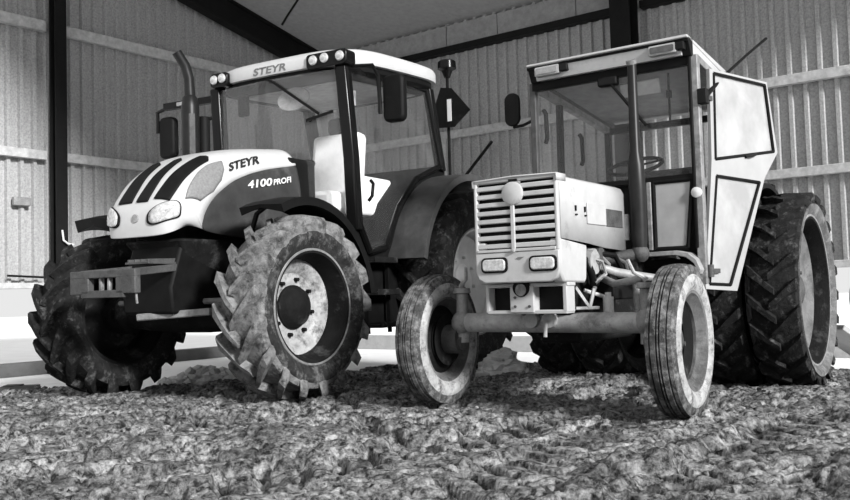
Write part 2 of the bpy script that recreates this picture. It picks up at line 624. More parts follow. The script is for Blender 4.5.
xs = np.linspace(-5.0, 5.2, 860)
ys = np.concatenate([np.linspace(.6, 2.5, 60, endpoint=False), np.linspace(2.5, 4.6, 210, endpoint=False), np.linspace(4.6, 6.6, 110, endpoint=False), np.linspace(6.6, 9.8, 90)])
GX, GY = np.meshgrid(xs, ys)
GZ = mud_height(GX, GY)
nx, ny = len(xs), len(ys)
verts = np.stack([GX, GY, GZ], -1).reshape(-1, 3)
ii = (np.arange(ny - 1)[:, None] * nx + np.arange(nx - 1)[None, :]).reshape(-1)
quads = np.stack([ii, ii + 1, ii + nx + 1, ii + nx], -1)
quads = quads[(verts[quads][:, :, 2].max(1) > -.125) | (verts[quads][:, :, 1].max(1) < 6.5)]   # drop what lies buried under the floor
keep = np.unique(quads); remap = np.zeros(len(verts), int); remap[keep] = np.arange(len(keep)); verts = verts[keep]; quads = remap[quads]
me = bpy.data.meshes.new('mud_ground')
me.vertices.add(len(verts)); me.vertices.foreach_set('co', verts.astype(np.float32).ravel())
me.loops.add(quads.size); me.loops.foreach_set('vertex_index', quads.astype(np.int32).ravel())
me.polygons.add(len(quads)); me.polygons.foreach_set('loop_start', (np.arange(len(quads)) * 4).astype(np.int32))
me.update(calc_edges=True)
me.shade_smooth()
me.materials.append(MATS['mud'])
mo = bpy.data.objects.new('mud_ground', me)
col.objects.link(mo)
tag(mo, 'churned muddy ground printed with tyre treads in the foreground', 'mud', kind='stuff')

# crumbs and clods lying on the mud
cm = MB()
base_ico = bmesh.new()
bmesh.ops.create_icosphere(base_ico, subdivisions=1, radius=1.0)
iv = [v.co.copy() for v in base_ico.verts]
iff = [tuple(v.index for v in f.verts) for f in base_ico.faces]
base_ico.free()
NCL = 1500
cx = rng.uniform(-4.2, 4.6, NCL)
cy = 2.3 + 5.2 * rng.rand(NCL) ** 1.25
chh = mud_height(cx, cy)
for q in range(NCL):
    r = .007 + .016 * rng.rand() ** 2.5
    sx, sy, sz = r * rng.uniform(.8, 1.7), r * rng.uniform(.7, 1.3), r * rng.uniform(.5, .9)
    a = rng.uniform(0, PI)
    ca, sa = math.cos(a), math.sin(a)
    jit = rng.uniform(.75, 1.2, len(iv))
    vs = []
    for j, p in enumerate(iv):
        X, Y, Z = p.x * sx * jit[j], p.y * sy * jit[j], p.z * sz * jit[j]
        vs.append((cx[q] + X * ca - Y * sa, cy[q] + X * sa + Y * ca, chh[q] + Z + sz * .35))
    cm.add(vs, iff)
co = cm.build('mud_clods', 'mud', flat=True)
tag(co, 'small loose clods and crumbs scattered over the mud', 'mud clods', kind='stuff')

# ------------------------------------------------------------------ wheels
def ag_tyre(R, W, rim, nl, sg, lug_h, name, m, parent, loc, rz=0.0, sweep=None, lw_=.05, sh=1.0, msw=None):
    """lugged tractor tyre, axis y; sg = +1 when the outer side is +y"""
    mb = MB()
    R0 = R - lug_h
    half = [(.36 * W, rim), (.42 * W, rim + .03), (.49 * W, rim + .42 * (R0 - rim)), (.50 * W, rim + .62 * (R0 - rim)), (.475 * W, R0 - .055), (.43 * W, R0 - .018), (.25 * W, R0 - .002), (0, R0 + .006)]
    prof = half + [(-h, r) for h, r in half[-2::-1]]
    mb.lathe([q for q in prof if q[1] >= R0 - .056], 72)
    sw = sweep if sweep else (W / 2) * .95 / R
    for s in (1, -1):
        for k in range(nl):
            p0 = 2 * PI * k / nl + (PI / nl if s > 0 else 0) + rng.uniform(-.006, .006)
            sts = []
            for w, rt_, rb_, hw in ((-.05, R, R0 - .01, .62), (.10, R, R0 - .01, .72), (.24, R - .003, R0 - .012, .85), (.37, R - .010, R0 - .02, 1.0), (.465, R - .028 * sh, R0 - .06 * sh, 1.1), (.512, R - .075 * sh, R0 - .11 * sh, .95), (.515, R - .12 * sh, R0 - .16 * sh, .6)):
                a = p0 + sw * (max(w, 0) / .5) ** .85
                hwid = lw_ * .5 * hw * rng.uniform(.9, 1.1)
                da = hwid / rt_
                y = s * w * W
                yb = s * min(w, .47) * W
                jr = rng.uniform(-.004, .004)
                ring = []
                for aa, rr, yy in ((a - da * 1.5, rb_, yb), (a - da, rt_ + jr, y), (a + da, rt_ + jr, y), (a + da * 1.5, rb_, yb)):
                    ring.append((rr * math.cos(aa), yy, rr * math.sin(aa)))
                sts.append(ring)
            mb.loft(sts)
    o = mb.build(name, m, parent, ang=30)
    for s in (1, -1):
        side = MB()
        side.lathe([(s * h, r) for h, r in half if r <= R0 - .05], 72)
        side.build('sidewall', msw or m, o)
    o.location = loc
    o.rotation_euler = (0, 0, rz)
    return o

def ring_bolts(parent, n, r, y, sg, br, bl, m, name='wheel_nut'):
    first = None
    for k in range(n):
        a = 2 * PI * k / n + .2
        p = (r * math.cos(a), y, r * math.sin(a))
        if first is None:
            b = MB(); b.cyl((0, 0, 0), (0, sg * bl, 0), br, br * .9, 6)
            first = b.build(name, m, parent, flat=True)
            first.location = p
        else:
            copy_part(first, parent, p)

def deep_rim(tyre, W, rim, sg, disc_y, hub_r, m_barrel, m_disc, m_hub, hub_out, nb=8):
    """flange, barrel, dished disc and hub as sub-parts of the wheel"""
    b = MB()
    b.lathe([(sg * .30 * W, rim + .004), (sg * .385 * W, rim + .022), (sg * .40 * W, rim + .012), (sg * .39 * W, rim - .012), (sg * .30 * W, rim - .022), (sg * .12 * W, rim - .05), (-sg * .10 * W, rim - .05), (-sg * .30 * W, rim - .02), (-sg * .39 * W, rim - .01), (-sg * .385 * W, rim + .02), (-sg * .30 * W, rim + .004)], 56)
    b.build('rim', m_barrel, tyre)
    lp = MB(); lp.lathe([(sg * .385 * W, rim + .024), (sg * .41 * W, rim + .016), (sg * .405 * W, rim + .004), (sg * .38 * W, rim + .006)], 56, close=True); lp.build('rim_lip', 'iron_light', tyre)
    d = MB()
    y0 = sg * disc_y
    d.lathe([(y0 + sg * .05, rim - .05), (y0 + sg * .045, rim - .085), (y0 + sg * .02, rim - .12), (y0, rim * .62), (y0, hub_r), (y0 - sg * .02, hub_r), (y0 - sg * .02, rim * .62), (y0, rim - .115), (y0 + sg * .03, rim - .08), (y0 + sg * .035, rim - .05)], 48, close=True)
    d.build('wheel_disc', m_disc, tyre)
    h = MB()
    h.lathe([(y0 - sg * .12, .001), (y0 - sg * .12, hub_r), (y0 + sg * .02, hub_r), (y0 + sg * .03, hub_r * .93), (y0 + sg * hub_out * .6, hub_r * .86), (y0 + sg * hub_out * .8, hub_r * .7), (y0 + sg * hub_out, hub_r * .35), (y0 + sg * hub_out, .001)], 32)
    h.build('hub', m_hub, tyre)
    ring_bolts(tyre, nb, (hub_r + rim * .62) / 2, y0, sg, .016, .03, m_hub)

# ------------------------------------------------------------------ modern tractor (left)
SA = .526
S = empty('tractor', (-.459, 8.561, 0), -(PI / 2 + SA))
tag(S, 'large modern tractor with sloping white bonnet, glazed cab and lugged front tyres, standing on the left', 'tractor')

HC=[(3.01,1.145,2.84,1.215,.31),(3.015,1.24,2.82,1.215,.325),(2.995,1.35,2.79,1.21,.345),(2.93,1.46,2.75,1.20,.36),(2.81,1.60,2.69,1.18,.375),(2.61,1.73,2.58,1.165,.39),(2.35,1.81,2.35,1.15,.405),(2.05,1.86,2.05,1.15,.42),(1.72,1.90,1.72,1.15,.43)]
def hood_pt(u, v, off=0.0):
    u = min(max(u, 0), 8); i = min(int(u), 7); f = u - i
    a = HC[max(i - 1, 0)]; b = HC[i]; c = HC[i + 1]; d = HC[min(i + 2, 8)]
    q = []
    for k in range(5):
        q.append(.5 * ((2 * b[k]) + (c[k] - a[k]) * f + (2 * a[k] - 5 * b[k] + 4 * c[k] - d[k]) * f * f + (3 * b[k] - a[k] - 3 * c[k] + d[k]) * f ** 3))
    t = (1 - abs(v)) * PI / 2
    cs = max(math.cos(t), 0) ** .5; sn = max(math.sin(t), 0) ** .5
    w = q[4] + off
    y = w * cs * (1 if v >= 0 else -1)
    cx, cz = q[0] - q[2], q[1] - q[3]; L = math.hypot(cx, cz); k = (L + off) / L
    return (q[2] + cx * k * sn, y, q[3] + cz * k * sn)
def v_of(r):          # cross ratio y/w -> v
    return math.copysign(2 / PI * math.asin(min(r * r, 1)), r)
# dividing line between the white bonnet and the dark side panel, as v over u
BND = [(0, 1.0), (3.3, 1.0), (3.7, .98), (4.15, .93), (4.5, .89), (5.1, .82), (5.7, .735), (6.3, .675), (6.85, .63), (7.4, .595), (8, .56)]
def bnd(u):
    for (a, va), (b, vb) in zip(BND, BND[1:]):
        if u <= b:
            return va + (vb - va) * (u - a) / (b - a)
    return BND[-1][1]
NU = 64
white = MB()
rows = []
for i in range(NU + 1):
    u = 8 * i / NU
    vb = bnd(u)
    row = []
    for j in range(41):
        r = -1 + 2 * j / 40
        # even spacing in y ratio near the centre, even in v near the edge
        v = r * vb
        vv = math.copysign(abs(r) ** 1.6, r) * vb
        row.append(hood_pt(u, vv))
    rows.append(row)
white.loft(rows, closed=False)
ho = white.build('bonnet', 'white_paint', S, ang=50)
sd = ho.modifiers.new('thickness', 'SOLIDIFY'); sd.thickness = .02; sd.offset = -1
for s in (1, -1):
    sp = MB()
    rows = []
    for i in range(NU + 1):
        u = 8 * i / NU
        if u < 3.4:
            continue
        vb = bnd(u)
        rows.append([hood_pt(u, s * (vb + (1 - vb) * j / 10), -.004) for j in range(11)])
    sp.loft(rows, closed=False)
    o = sp.build('side_panel', 'panel_dark', S, ang=50)
    sd = o.modifiers.new('thickness', 'SOLIDIFY'); sd.thickness = .02; sd.offset = -1

def hood_patch(name, m, poly, off, parent, nsub=10, thick=.012):
    """patch following the bonnet surface: poly in (u, v), fan of quads from edge to edge"""
    n = len(poly) // 2
    lo, hi = poly[:n], poly[n:][::-1]
    rows = []
    def lerp(lst, t):
        t *= len(lst) - 1; i = min(int(t), len(lst) - 2); f = t - i
        return tuple(lst[i][k] * (1 - f) + lst[i + 1][k] * f for k in range(2))
    for i in range(nsub * 2 + 1):
        a, b = lerp(lo, i / (2 * nsub)), lerp(hi, i / (2 * nsub))
        row = []
        for j in range(nsub + 1):
            f = j / nsub
            row.append(hood_pt(a[0] * (1 - f) + b[0] * f, a[1] * (1 - f) + b[1] * f, off))
        rows.append(row)
    mb = MB(); mb.loft(rows, closed=False)
    o = mb.build(name, m, parent, ang=60)
    sd = o.modifiers.new('thickness', 'SOLIDIFY'); sd.thickness = thick; sd.offset = 0
    return o
# three dark cooling slots curving up the nose
for r0, r1, ua, ub in ((-.50, -.14, 2.30, 4.70), (.0, .29, 2.30, 4.85), (.44, .78, 2.45, 5.15)):
    mb = MB(); rows = []
    for i in range(25):
        f = i / 24
        u = ua + (ub - ua) * f
        nar = 1 - .45 * f ** 1.5
        mid, hw_ = (r0 + r1) / 2 + .04 * f, (r1 - r0) / 2 * nar
        if i == 24: hw_ *= .3
        rows.append([hood_pt(u, v_of(mid + hw_ * (j / 5 - 1)), .007) for j in range(11)])
    mb.loft(rows, closed=False)
    o = mb.build('cooling_slot', 'black', S, ang=60)
    sd = o.modifiers.new('thickness', 'SOLIDIFY'); sd.thickness = .012; sd.offset = 0
for s in (1, -1):
    # grey mesh intake on the shoulder
    hood_patch('air_intake', 'intake_mesh', [(3.1, s * .67), (3.6, s * .58), (4.35, s * .48), (4.85, s * .45), (5.4, s * .46), (4.45, s * .86), (4.75, s * .81), (5.15, s * .73), (5.35, s * .61), (5.42, s * .47)][:5] + [(5.42, s * .48), (5.36, s * .61), (5.15, s * .73), (4.75, s * .81), (3.9, s * .84)], .007, S)
    # headlight with dark surround
    TL, TR, BL, BR = (1.80, .085), (2.90, .66), (.62, .11), (1.45, .86)
    def hl_pt(a, r, off):
        c_, s_ = math.cos(a), math.sin(a)
        p_, q_ = .5 + .5 * r * math.copysign(abs(c_) ** .62, c_), .5 + .5 * r * math.copysign(abs(s_) ** .62, s_)
        uv = [(TL[k] * (1 - p_) + TR[k] * p_) * q_ + (BL[k] * (1 - p_) + BR[k] * p_) * (1 - q_) for k in range(2)]
        return hood_pt(uv[0], s * uv[1], off)
    def hl_patch(name, m, r, off, parent):
        mb = MB()
        mb.loft([[hl_pt(2 * PI * k / 40, r * f, off) for k in range(40)] for f in (.02, .3, .55, .8, 1.0)], cap=False)
        o = mb.build(name, m, parent, ang=60)
        sd = o.modifiers.new('thickness', 'SOLIDIFY'); sd.thickness = .008; sd.offset = 0
        return o
    bz = hl_patch('headlight', 'black', 1.0, .006, S)
    hl_patch('headlight_lens', 'lens', .90, .011, bz)
mb = MB()
e0 = Vector(hood_pt(1.3, .002, .004))
mb.lathe([(-.006, .001), (-.006, .030), (.006, .028), (.008, .001)], 24)
eo = mb.build('nose_badge', 'lens_grey', S)
eo.location = e0
eo.rotation_euler = (0, 0, -PI / 2)
def uvtext(body, name, m, c4, off, bold, parent=S, shear=.15):
    # c4: (u,v) of top-left, bottom-left, top-right, bottom-right
    def fn(a, b):
        t = [c4[0][k] * (1 - a) + c4[2][k] * a for k in range(2)]
        q = [c4[1][k] * (1 - a) + c4[3][k] * a for k in range(2)]
        uv = [q[k] * (1 - b) + t[k] * b for k in range(2)]
        return hood_pt(uv[0], uv[1], off)
    return text_mesh(body, name, m, parent, fn, bold, shear)
uvtext('STEYR', 'lettering', 'lettering_dark', [(5.6, .52), (5.55, .64), (6.8, .42), (6.7, .56)], .009, .03)
uvtext('4100', 'lettering', 'lettering_white', [(6.12, .757), (6.12, .822), (7.0, .728), (6.98, .798)], .009, .03)
uvtext('PROFI', 'lettering', 'lettering_white', [(7.03, .745), (7.02, .795), (7.6, .71), (7.6, .765)], .009, .03)
# far side carries the same words
def mir(c4): return [(c4[2][0], -c4[2][1]), (c4[3][0], -c4[3][1]), (c4[0][0], -c4[0][1]), (c4[1][0], -c4[1][1])]
uvtext('STEYR', 'lettering', 'lettering_dark', mir([(5.6, .52), (5.55, .64), (6.8, .42), (6.7, .56)]), .009, .03)

# engine frame, dark belly under the bonnet
b = MB()
b.prism([(1.2, .55), (2.9, .62), (2.92, .80), (2.80, 1.14), (1.3, 1.16)], 'y', -.24, .24)
b.build('engine_frame', 'black', S, .02)
b = MB()
b.loft([[(2.86, -.28, 1.13), (2.86, .28, 1.13), (2.70, .20, .92), (2.70, -.20, .92)], [(2.2, -.36, 1.14), (2.2, .36, 1.14), (2.2, .26, .85), (2.2, -.26, .85)]])
b.build('nose_underside', 'black_muddy', S, .02)
b = MB()
b.box((1.62, 0, 1.36), (.34, .74, .9))
b.build('bulkhead', 'black', S, .03)
# front axle with swivel housings, steering ram, tie rod
b = MB()
b.sweep([(2.42, -.74, .60), (2.42, -.45, .57), (2.42, -.15, .60), (2.42, .15, .60), (2.42, .45, .57), (2.42, .74, .60)], [.09, .085, .13, .13, .085, .09], 14)
for s in (-1, 1):
    b.ball((2.42, s * .72, .62), .14, 14, (1, .8, 1.15))
b.build('front_axle', 'black_muddy', S)
b = MB()
b.cyl((2.60, -.62, .70), (2.60, .62, .70), .022, n=10)
b.cyl((2.60, -.22, .70), (2.60, .22, .70), .045, n=12)
b.build('steering_ram', 'iron_light', S)
b = MB()
b.bar((2.88, -.10, .60), (2.74, .45, .63), .10, .05)
b.build('axle_bracket', 'iron_light', S, .01)
# front hitch plate
b = MB()
b.box((3.26, 0, .895), (.05, .62, .05)); b.box((3.26, -.22, .82), (.05, .18, .11)); b.box((3.26, .22, .82), (.05, .18, .11)); b.box((3.26, 0, .765), (.05, .40, .05))
b.build('hitch_plate', 'iron', S, .006)
for y in (-.04, .04):
    b = MB(); b.box((3.25, y, .83), (.03, .022, .09)); b.build('hitch_pin', 'iron_light', S, .004)
for s in (-1, 1):
    b = MB(); b.bar((3.24, s * .24, .90), (2.70, s * .20, .95), .05, .05); b.build('hitch_arm', 'iron', S, .006)
b = MB(); b.box((2.95, .12, .965), (.30, .22, .016))
for k in range(4):
    b.bar((3.09, .03 + k * .06, .975), (2.81, .03 + k * .06, .985), .018, .03)
b.build('hitch_tread', 'iron', S, .003)
b = MB(); b.sweep([(3.25, .28, .80), (3.25, .285, .74), (3.24, .28, .70)], .008, 6); b.build('hitch_hook', 'iron_light', S)

# wheels
for s, stz in ((1, .018), (-1, -.01)):
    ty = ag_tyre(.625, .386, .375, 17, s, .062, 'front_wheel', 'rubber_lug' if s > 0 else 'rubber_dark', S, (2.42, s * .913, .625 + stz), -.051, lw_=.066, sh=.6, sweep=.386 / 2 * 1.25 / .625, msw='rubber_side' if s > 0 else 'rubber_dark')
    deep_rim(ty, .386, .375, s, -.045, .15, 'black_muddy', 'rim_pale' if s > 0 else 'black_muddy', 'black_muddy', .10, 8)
for s in (1, -1):
    ty = ag_tyre(.83, .53, .47, 20, s, .06, 'rear_wheel', 'rubber_dark', S, (0, s * .87, .81), 0, lw_=.07, sh=.6)
    deep_rim(ty, .53, .47, s, .04, .16, 'rim_white', 'rim_white', 'rim_white', .06, 8)
b = MB(); b.sweep([(0, -.62, .80), (0, -.3, .82), (0, .3, .82), (0, .62, .80)], [.13, .2, .2, .13], 16)
b.prism([(.35, .5), (1.25, .5), (1.25, 1.0), (.35, 1.1), (-.35, 1.15), (-.35, .55)], 'y', -.24, .24)
b.build('rear_axle', 'black', S)

# front mudguards: thin arcs over the front tyres on stays
def arc_guard(cx_, cz_, R, a0, a1, y0, y1, th, n=18, lip=0.0):
    rings = []
    for i in range(n + 1):
        a = math.radians(a0 + (a1 - a0) * i / n)
        c_, s_ = math.cos(a), math.sin(a)
        rings.append([(cx_ + (R) * c_, y0, cz_ + R * s_), (cx_ + (R + .012) * c_, (y0 + y1) / 2, cz_ + (R + .012) * s_), (cx_ + R * c_, y1, cz_ + R * s_), (cx_ + (R - lip - th) * c_, y1, cz_ + (R - lip - th) * s_), (cx_ + (R - th) * c_, (y0 + y1) / 2, cz_ + (R - th) * s_), (cx_ + (R - lip - th) * c_, y0, cz_ + (R - lip - th) * s_)])
    return rings
for s in (1, -1):
    b = MB(); b.loft(arc_guard(2.42, .625, .76, 65 if s > 0 else 72, 172, s * .70, s * 1.06, .012 if s > 0 else .05, lip=.045))
    fg = b.build('front_mudguard', 'black', S)
    b = MB(); b.sweep([(2.5, s * .50, .95), (2.45, s * .60, 1.30), (2.42, s * .70, 1.372), (2.42, s * .98, 1.374)], .018, 8); b.build('stay', 'black', fg)

# rear mudguards
for s in (1, -1):
    b = MB(); b.loft(arc_guard(0, .80, .985, 12, 150, s * .60, s * 1.08, .03, n=28, lip=.03))
    rg = b.build('rear_mudguard', 'fender_grey', S)
    # inner skirt wall towards the cab
    sk = MB()
    ringo, ringi = [], []
    for i in range(21):
        a = math.radians(14 + 130 * i / 20)
        ringo.append((.97 * math.cos(a), s * .60, .80 + .97 * math.sin(a)))
        ringi.append((.70 * math.cos(a), s * .60, .80 + .70 * math.sin(a)))
    sk.loft([ringi, ringo], closed=False)
    o = sk.build('skirt', 'fender_grey', rg)
    sd = o.modifiers.new('thickness', 'SOLIDIFY'); sd.thickness = .015
# tank, steps
b = MB()
b.prism(rrect(.85, .72, .42, .25, .07), 'y', .34, .70); b.build('fuel_tank', 'black', S, .015)
for z, y in ((.46, .80), (.72, .78), (.98, .76)):
    b = MB(); b.box((1.17, y, z), (.34, .18, .025)); b.box((1.17, y + .085, z + .012), (.34, .012, .045)); b.build('step', 'black_muddy', S, .004)
b = MB()
for x in (1.01, 1.33):
    b.bar((x, .76, .40), (x, .74, 1.12), .02, .03)
b.build('step_rail', 'black', S)

CY = .07
# cab: floor pan, pillars, glass, roof
b = MB()
b.prism([(1.50, 1.30), (1.44, 1.08), (1.30, .98), (1.02, 1.0), (.86, 1.25), (.60, 1.55), (.2, 1.72), (-.02, 1.75), (-.02, 1.86), (.12, 1.88), (.52, 1.74), (.80, 1.50), (1.0, 1.16), (1.25, 1.10), (1.42, 1.30)], 'y', CY - .69, CY + .69)
b.build('cab_floor', 'black', S, .01)
CABL = [(1.56, 2.50), (1.46, 1.30), (1.30, 1.05), (1.06, 1.10), (.84, 1.45), (.54, 1.72), (.10, 1.88), (.30, 2.56)]
for s in (1, -1):
    pts = [(x, CY + s * (.705 if z < 2 else .69), z) for x, z in CABL]
    df = frame_poly(pts, .028).build('door', 'black_gloss', S)
    gm = MB(); gm.loft([[(x, y + s * .004, z) for x, y, z in pts], [(x, y - s * .004, z) for x, y, z in pts]])
    gm.build('door_glass', 'glass_clear', df)
    hb = MB(); hb.sweep([(1.34, CY + s * .73, 1.46), (1.33, CY + s * .76, 1.50), (1.31, CY + s * .76, 1.60), (1.30, CY + s * .73, 1.63)], .014, 8)
    hb.build('door_handle', 'black_gloss', df)
    pm = MB(); pm.loft([[(x + a, CY + s * (yy + c), z) for a, c in ((-.05, -.05), (.05, -.05), (.05, .05), (-.05, .05))] for x, yy, z in ((1.46, .68, 1.22), (1.49, .68, 1.8), (1.55, .66, 2.52))])
    pm.build('front_pillar', 'black_gloss', S, .015)
    pm = MB(); pm.loft([[(x + a, CY + s * (yy + c), z) for a, c in ((-.04, -.04), (.04, -.04), (.04, .04), (-.04, .04))] for x, yy, z in ((.06, .69, 1.84), (.24, .68, 2.58))])
    pm.build('rear_pillar', 'black_gloss', S, .012)
# windscreen: slightly bowed pane, deep at the sides of the bonnet
wsx = MB()
rows = []
for i in range(9):
    z = 1.32 + (2.50 - 1.32) * i / 8
    rows.append([(1.50 + .06 * (z - 1.32) / 1.18 + .05 * (1 - (y_ / .66) ** 2), CY + y_, z) for y_ in [-.645 + 1.29 * j / 12 for j in range(13)]])
wsx.loft(rows, closed=False)
wo = wsx.build('windscreen', 'glass_screen', S)
rwn = MB(); rwn.add([(.06, CY - .66, 1.86), (.06, CY + .66, 1.86), (.24, CY + .66, 2.56), (.24, CY - .66, 2.56), (.052, CY - .66, 1.86), (.052, CY + .66, 1.86), (.232, CY + .66, 2.56), (.232, CY - .66, 2.56)], [(0, 1, 2, 3), (4, 7, 6, 5), (0, 4, 5, 1), (2, 6, 7, 3), (1, 5, 6, 2), (0, 3, 7, 4)])
rwn.build('rear_window', 'glass_clear', S)
# roof: rounded slab swelling to the rear
def roof_ring(sc_, z, zt, ex=4.2):
    ring = []
    for k in range(48):
        a = 2 * PI * k / 48
        c_, s_ = math.cos(a), math.sin(a)
        x = .80 + sc_ * .82 * math.copysign(abs(c_) ** (2 / ex), c_)
        y = CY + sc_ * .80 * math.copysign(abs(s_) ** (2 / ex), s_)
        zz = z + zt * (1.6 - x) / 1.5 * .10
        ring.append((x, y, zz))
    return ring
b = MB()
b.loft([roof_ring(.95, 2.535, 1), roof_ring(.995, 2.54, 1), roof_ring(1.0, 2.555, 1), roof_ring(1.0, 2.615, 1), roof_ring(.98, 2.65, 1), roof_ring(.92, 2.675, 1), roof_ring(.7, 2.70, 1.2), roof_ring(.3, 2.72, 1.2)])
rf = b.build('cab_roof', 'white_paint', S, ang=50)
b = MB(); b.loft([roof_ring(.90, 2.46, 1), roof_ring(.955, 2.49, 1), roof_ring(.955, 2.545, 1)])
b.build('roof_lining', 'black', rf)
b = MB(); b.box((.8, CY, 2.50), (1.1, 1.1, .012), (0, .066, 0)); b.build('headlining', 'seat_pale', rf)
def fascia(y0, y1, z0, z1, lamps, name):
    b = MB()
    b.prism(rrect((y0 + y1) / 2, (z0 + z1) / 2, (y1 - y0) / 2, (z1 - z0) / 2, .03), 'x', 1.50, 1.632)
    o = b.build(name, 'black_gloss', S, .006)
    for (ly, lz) in lamps:
        lb = MB(); lb.lathe([(0, .001), (0, .036), (.012, .040), (.022, .034), (.028, .001)], 20)
        l = lb.build('lamp', 'lens', o)
        l.location = (1.63, ly, lz)
        l.rotation_euler = (0, 0, -PI / 2)
    return o
fascia(.43, .82, 2.515, 2.635, [(.505, 2.580), (.615, 2.584), (.765, 2.578)], 'light_cluster')
fascia(-.60, -.41, 2.515, 2.635, [(-.55, 2.578), (-.46, 2.582)], 'light_cluster')
def rooftext(a, b):
    y = -.13 + .35 * a
    return (1.6215, y, 2.551 + .062 * b)
text_mesh('STEYR', 'lettering', 'lettering_grey', rf, rooftext, .03, .15)
# wiper
b = MB(); b.sweep([(1.62, .02, 2.50), (1.63, .10, 2.46), (1.60, .52, 2.16)], .012, 6); b.bar((1.60, .40, 2.12), (1.60, .66, 2.16), .015, .02); b.build('wiper', 'black', S)
# mirrors
b = MB(); b.prism(rrect(1.045, 2.265, .095, .19, .05), 'x', 1.25, 1.33); mi = b.build('mirror', 'black', S, .02)
b = MB(); b.sweep([(1.50, .78, 2.52), (1.46, .95, 2.51), (1.38, .95, 2.44), (1.36, .95, 2.14)], .017, 8); b.build('mirror_arm', 'black_gloss', mi)
b = MB(); b.prism(rrect(-1.32, 2.20, .09, .19, .05), 'x', 1.38, 1.46); mi = b.build('mirror', 'black', S, .02)
b = MB(); b.bar((1.48, -.62, 2.46), (1.48, -1.30, 2.47), .05, .06); b.sweep([(1.46, -1.28, 2.47), (1.46, -1.42, 2.44), (1.45, -1.43, 2.25)], .018, 8)
b.sweep([(1.48, -.66, 2.32), (1.48, -.95, 2.25), (1.47, -1.1, 2.06)], .016, 8); b.build('mirror_arm', 'black_gloss', mi)
b = MB(); b.box((1.515, -1.0, 2.465), (.03, .22, .035)); b.build('marker_lamp', 'lens_grey', mi, .004)
# exhaust stack
b = MB()
b.sweep([(2.02, -.45, 1.70), (2.02, -.45, 2.26), (2.02, -.45, 2.34), (2.02, -.45, 2.36)], [.072, .072, .06, .045], 18)
b.sweep([(2.02, -.45, 2.34), (2.03, -.45, 2.50), (2.06, -.46, 2.60), (2.13, -.48, 2.70)], [.043, .042, .042, .040], 14)
ex = b.build('exhaust_stack', 'exhaust', S)
b = MB(); b.prism([(2.075, -.43), (2.085, -.395), (2.055, -.365), (2.06, -.40)], 'z', 1.86, 2.20); b.build('heat_shield', 'iron', ex)
b = MB(); b.sweep([(1.9, -.42, 1.78), (1.9, -.42, 2.2)], .05, 12); b.build('air_pipe', 'black', ex)
# seat, console, steering wheel, inside mirror
b = MB(); b.box((.92, .04, 1.52), (.5, .52, .18)); se = b.build('seat', 'seat_white', S, .04)
b = MB(); b.box((.68, .04, 1.86), (.16, .52, .64), (0, -.12, 0)); b.build('backrest', 'seat_white', se, .05)
b = MB(); b.box((.62, .04, 2.26), (.10, .26, .16)); b.build('headrest', 'seat_cloth', se, .04)
b = MB(); b.loft([[(x, y_, z) for x, y_ in ((1.44, -.16), (1.44, .16), (1.30, .13), (1.30, -.13))] for z in (1.2, 1.75)]); b.build('dashboard', 'black', S, .03)
b = MB()
tr = [(1.26 + .17 * math.cos(t_) * .85, .17 * math.sin(t_), 1.80 - .17 * math.cos(t_) * .5) for t_ in [2 * PI * q / 24 for q in range(25)]]
b.sweep(tr, .016, 8); b.cyl((1.26, 0, 1.80), (1.36, 0, 1.66), .03, n=10)
for t_ in (0, 2.1, 4.2):
    b.sweep([(1.26, 0, 1.80), (1.26 + .145 * math.cos(t_), .17 * math.sin(t_), 1.80 - .085 * math.cos(t_))], .01, 6)
b.build('steering_wheel', 'black_gloss', S)
b = MB(); b.lathe([(-.015, .001), (-.015, .10), (.0, .115), (.012, .11), (.014, .001)], 28); im = b.build('inside_mirror', 'lens_grey', S)
im.location = (1.42, .13, 2.36); im.rotation_euler = (0, .25, -PI / 2 + .35); im.scale = (1.25, 1, .85)
b = MB(); b.box((1.46, -.38, 2.36), (.05, .10, .18)); b.build('cab_monitor', 'black', S, .015)
b = MB(); b.box((.80, .44, 1.56), (.50, .18, .34)); b.build('arm_console', 'seat_white', S, .03)
b = MB(); b.box((1.30, .62, 2.32), (.02, .09, .12), (0, 0, .3)); b.build('paper_tag', 'lettering_white', S)
b = MB(); b.sweep([(1.36, .66, 2.4), (1.32, .66, 1.9), (1.3, .66, 1.4)], .016, 8); b.build('grab_rail', 'black', S)
# beacon and hexagonal marker plate at the rear
b = MB(); b.sweep([(-.5, .555, 1.75), (-.5, .555, 2.86)], .016, 8)
bc = b.build('beacon_pole', 'black', S)
b = MB(); b.sweep([(-.5, .555, 2.86), (-.5, .555, 2.93), (-.5, .555, 2.95), (-.5, .555, 3.02), (-.5, .555, 3.035)], [.03, .055, .095, .09, .07], 18); b.build('beacon', 'black_gloss', bc)
b = MB(); b.prism([(.37, 2.44), (.40, 2.36), (.64, 2.35), (.82, 2.50), (.62, 2.74), (.50, 2.76)], 'x', -.47, -.455)
mp = b.build('marker_plate', 'black', S)
b = MB(); b.box((-.45, .595, 2.52), (.006, .045, .22)); b.build('reflector_strip', 'lettering_white', mp)
b = MB(); b.sweep([(-.46, .4, 2.45), (-.3, .45, 2.44), (.1, .66, 2.42)], .014, 6); b.build('marker_bracket', 'black', mp)

# ------------------------------------------------------------------ old tractor (right)
OA = .612
O = empty('tractor', (1.994, 6.96, 0), -(PI / 2 + OA))
tag(O, 'older boxy tractor with slotted grille, square cab and open door, standing on the right', 'tractor')
tag(S, 'modern tractor with sloping white bonnet, rounded cab and lugged front tyres, on the left', 'tractor')

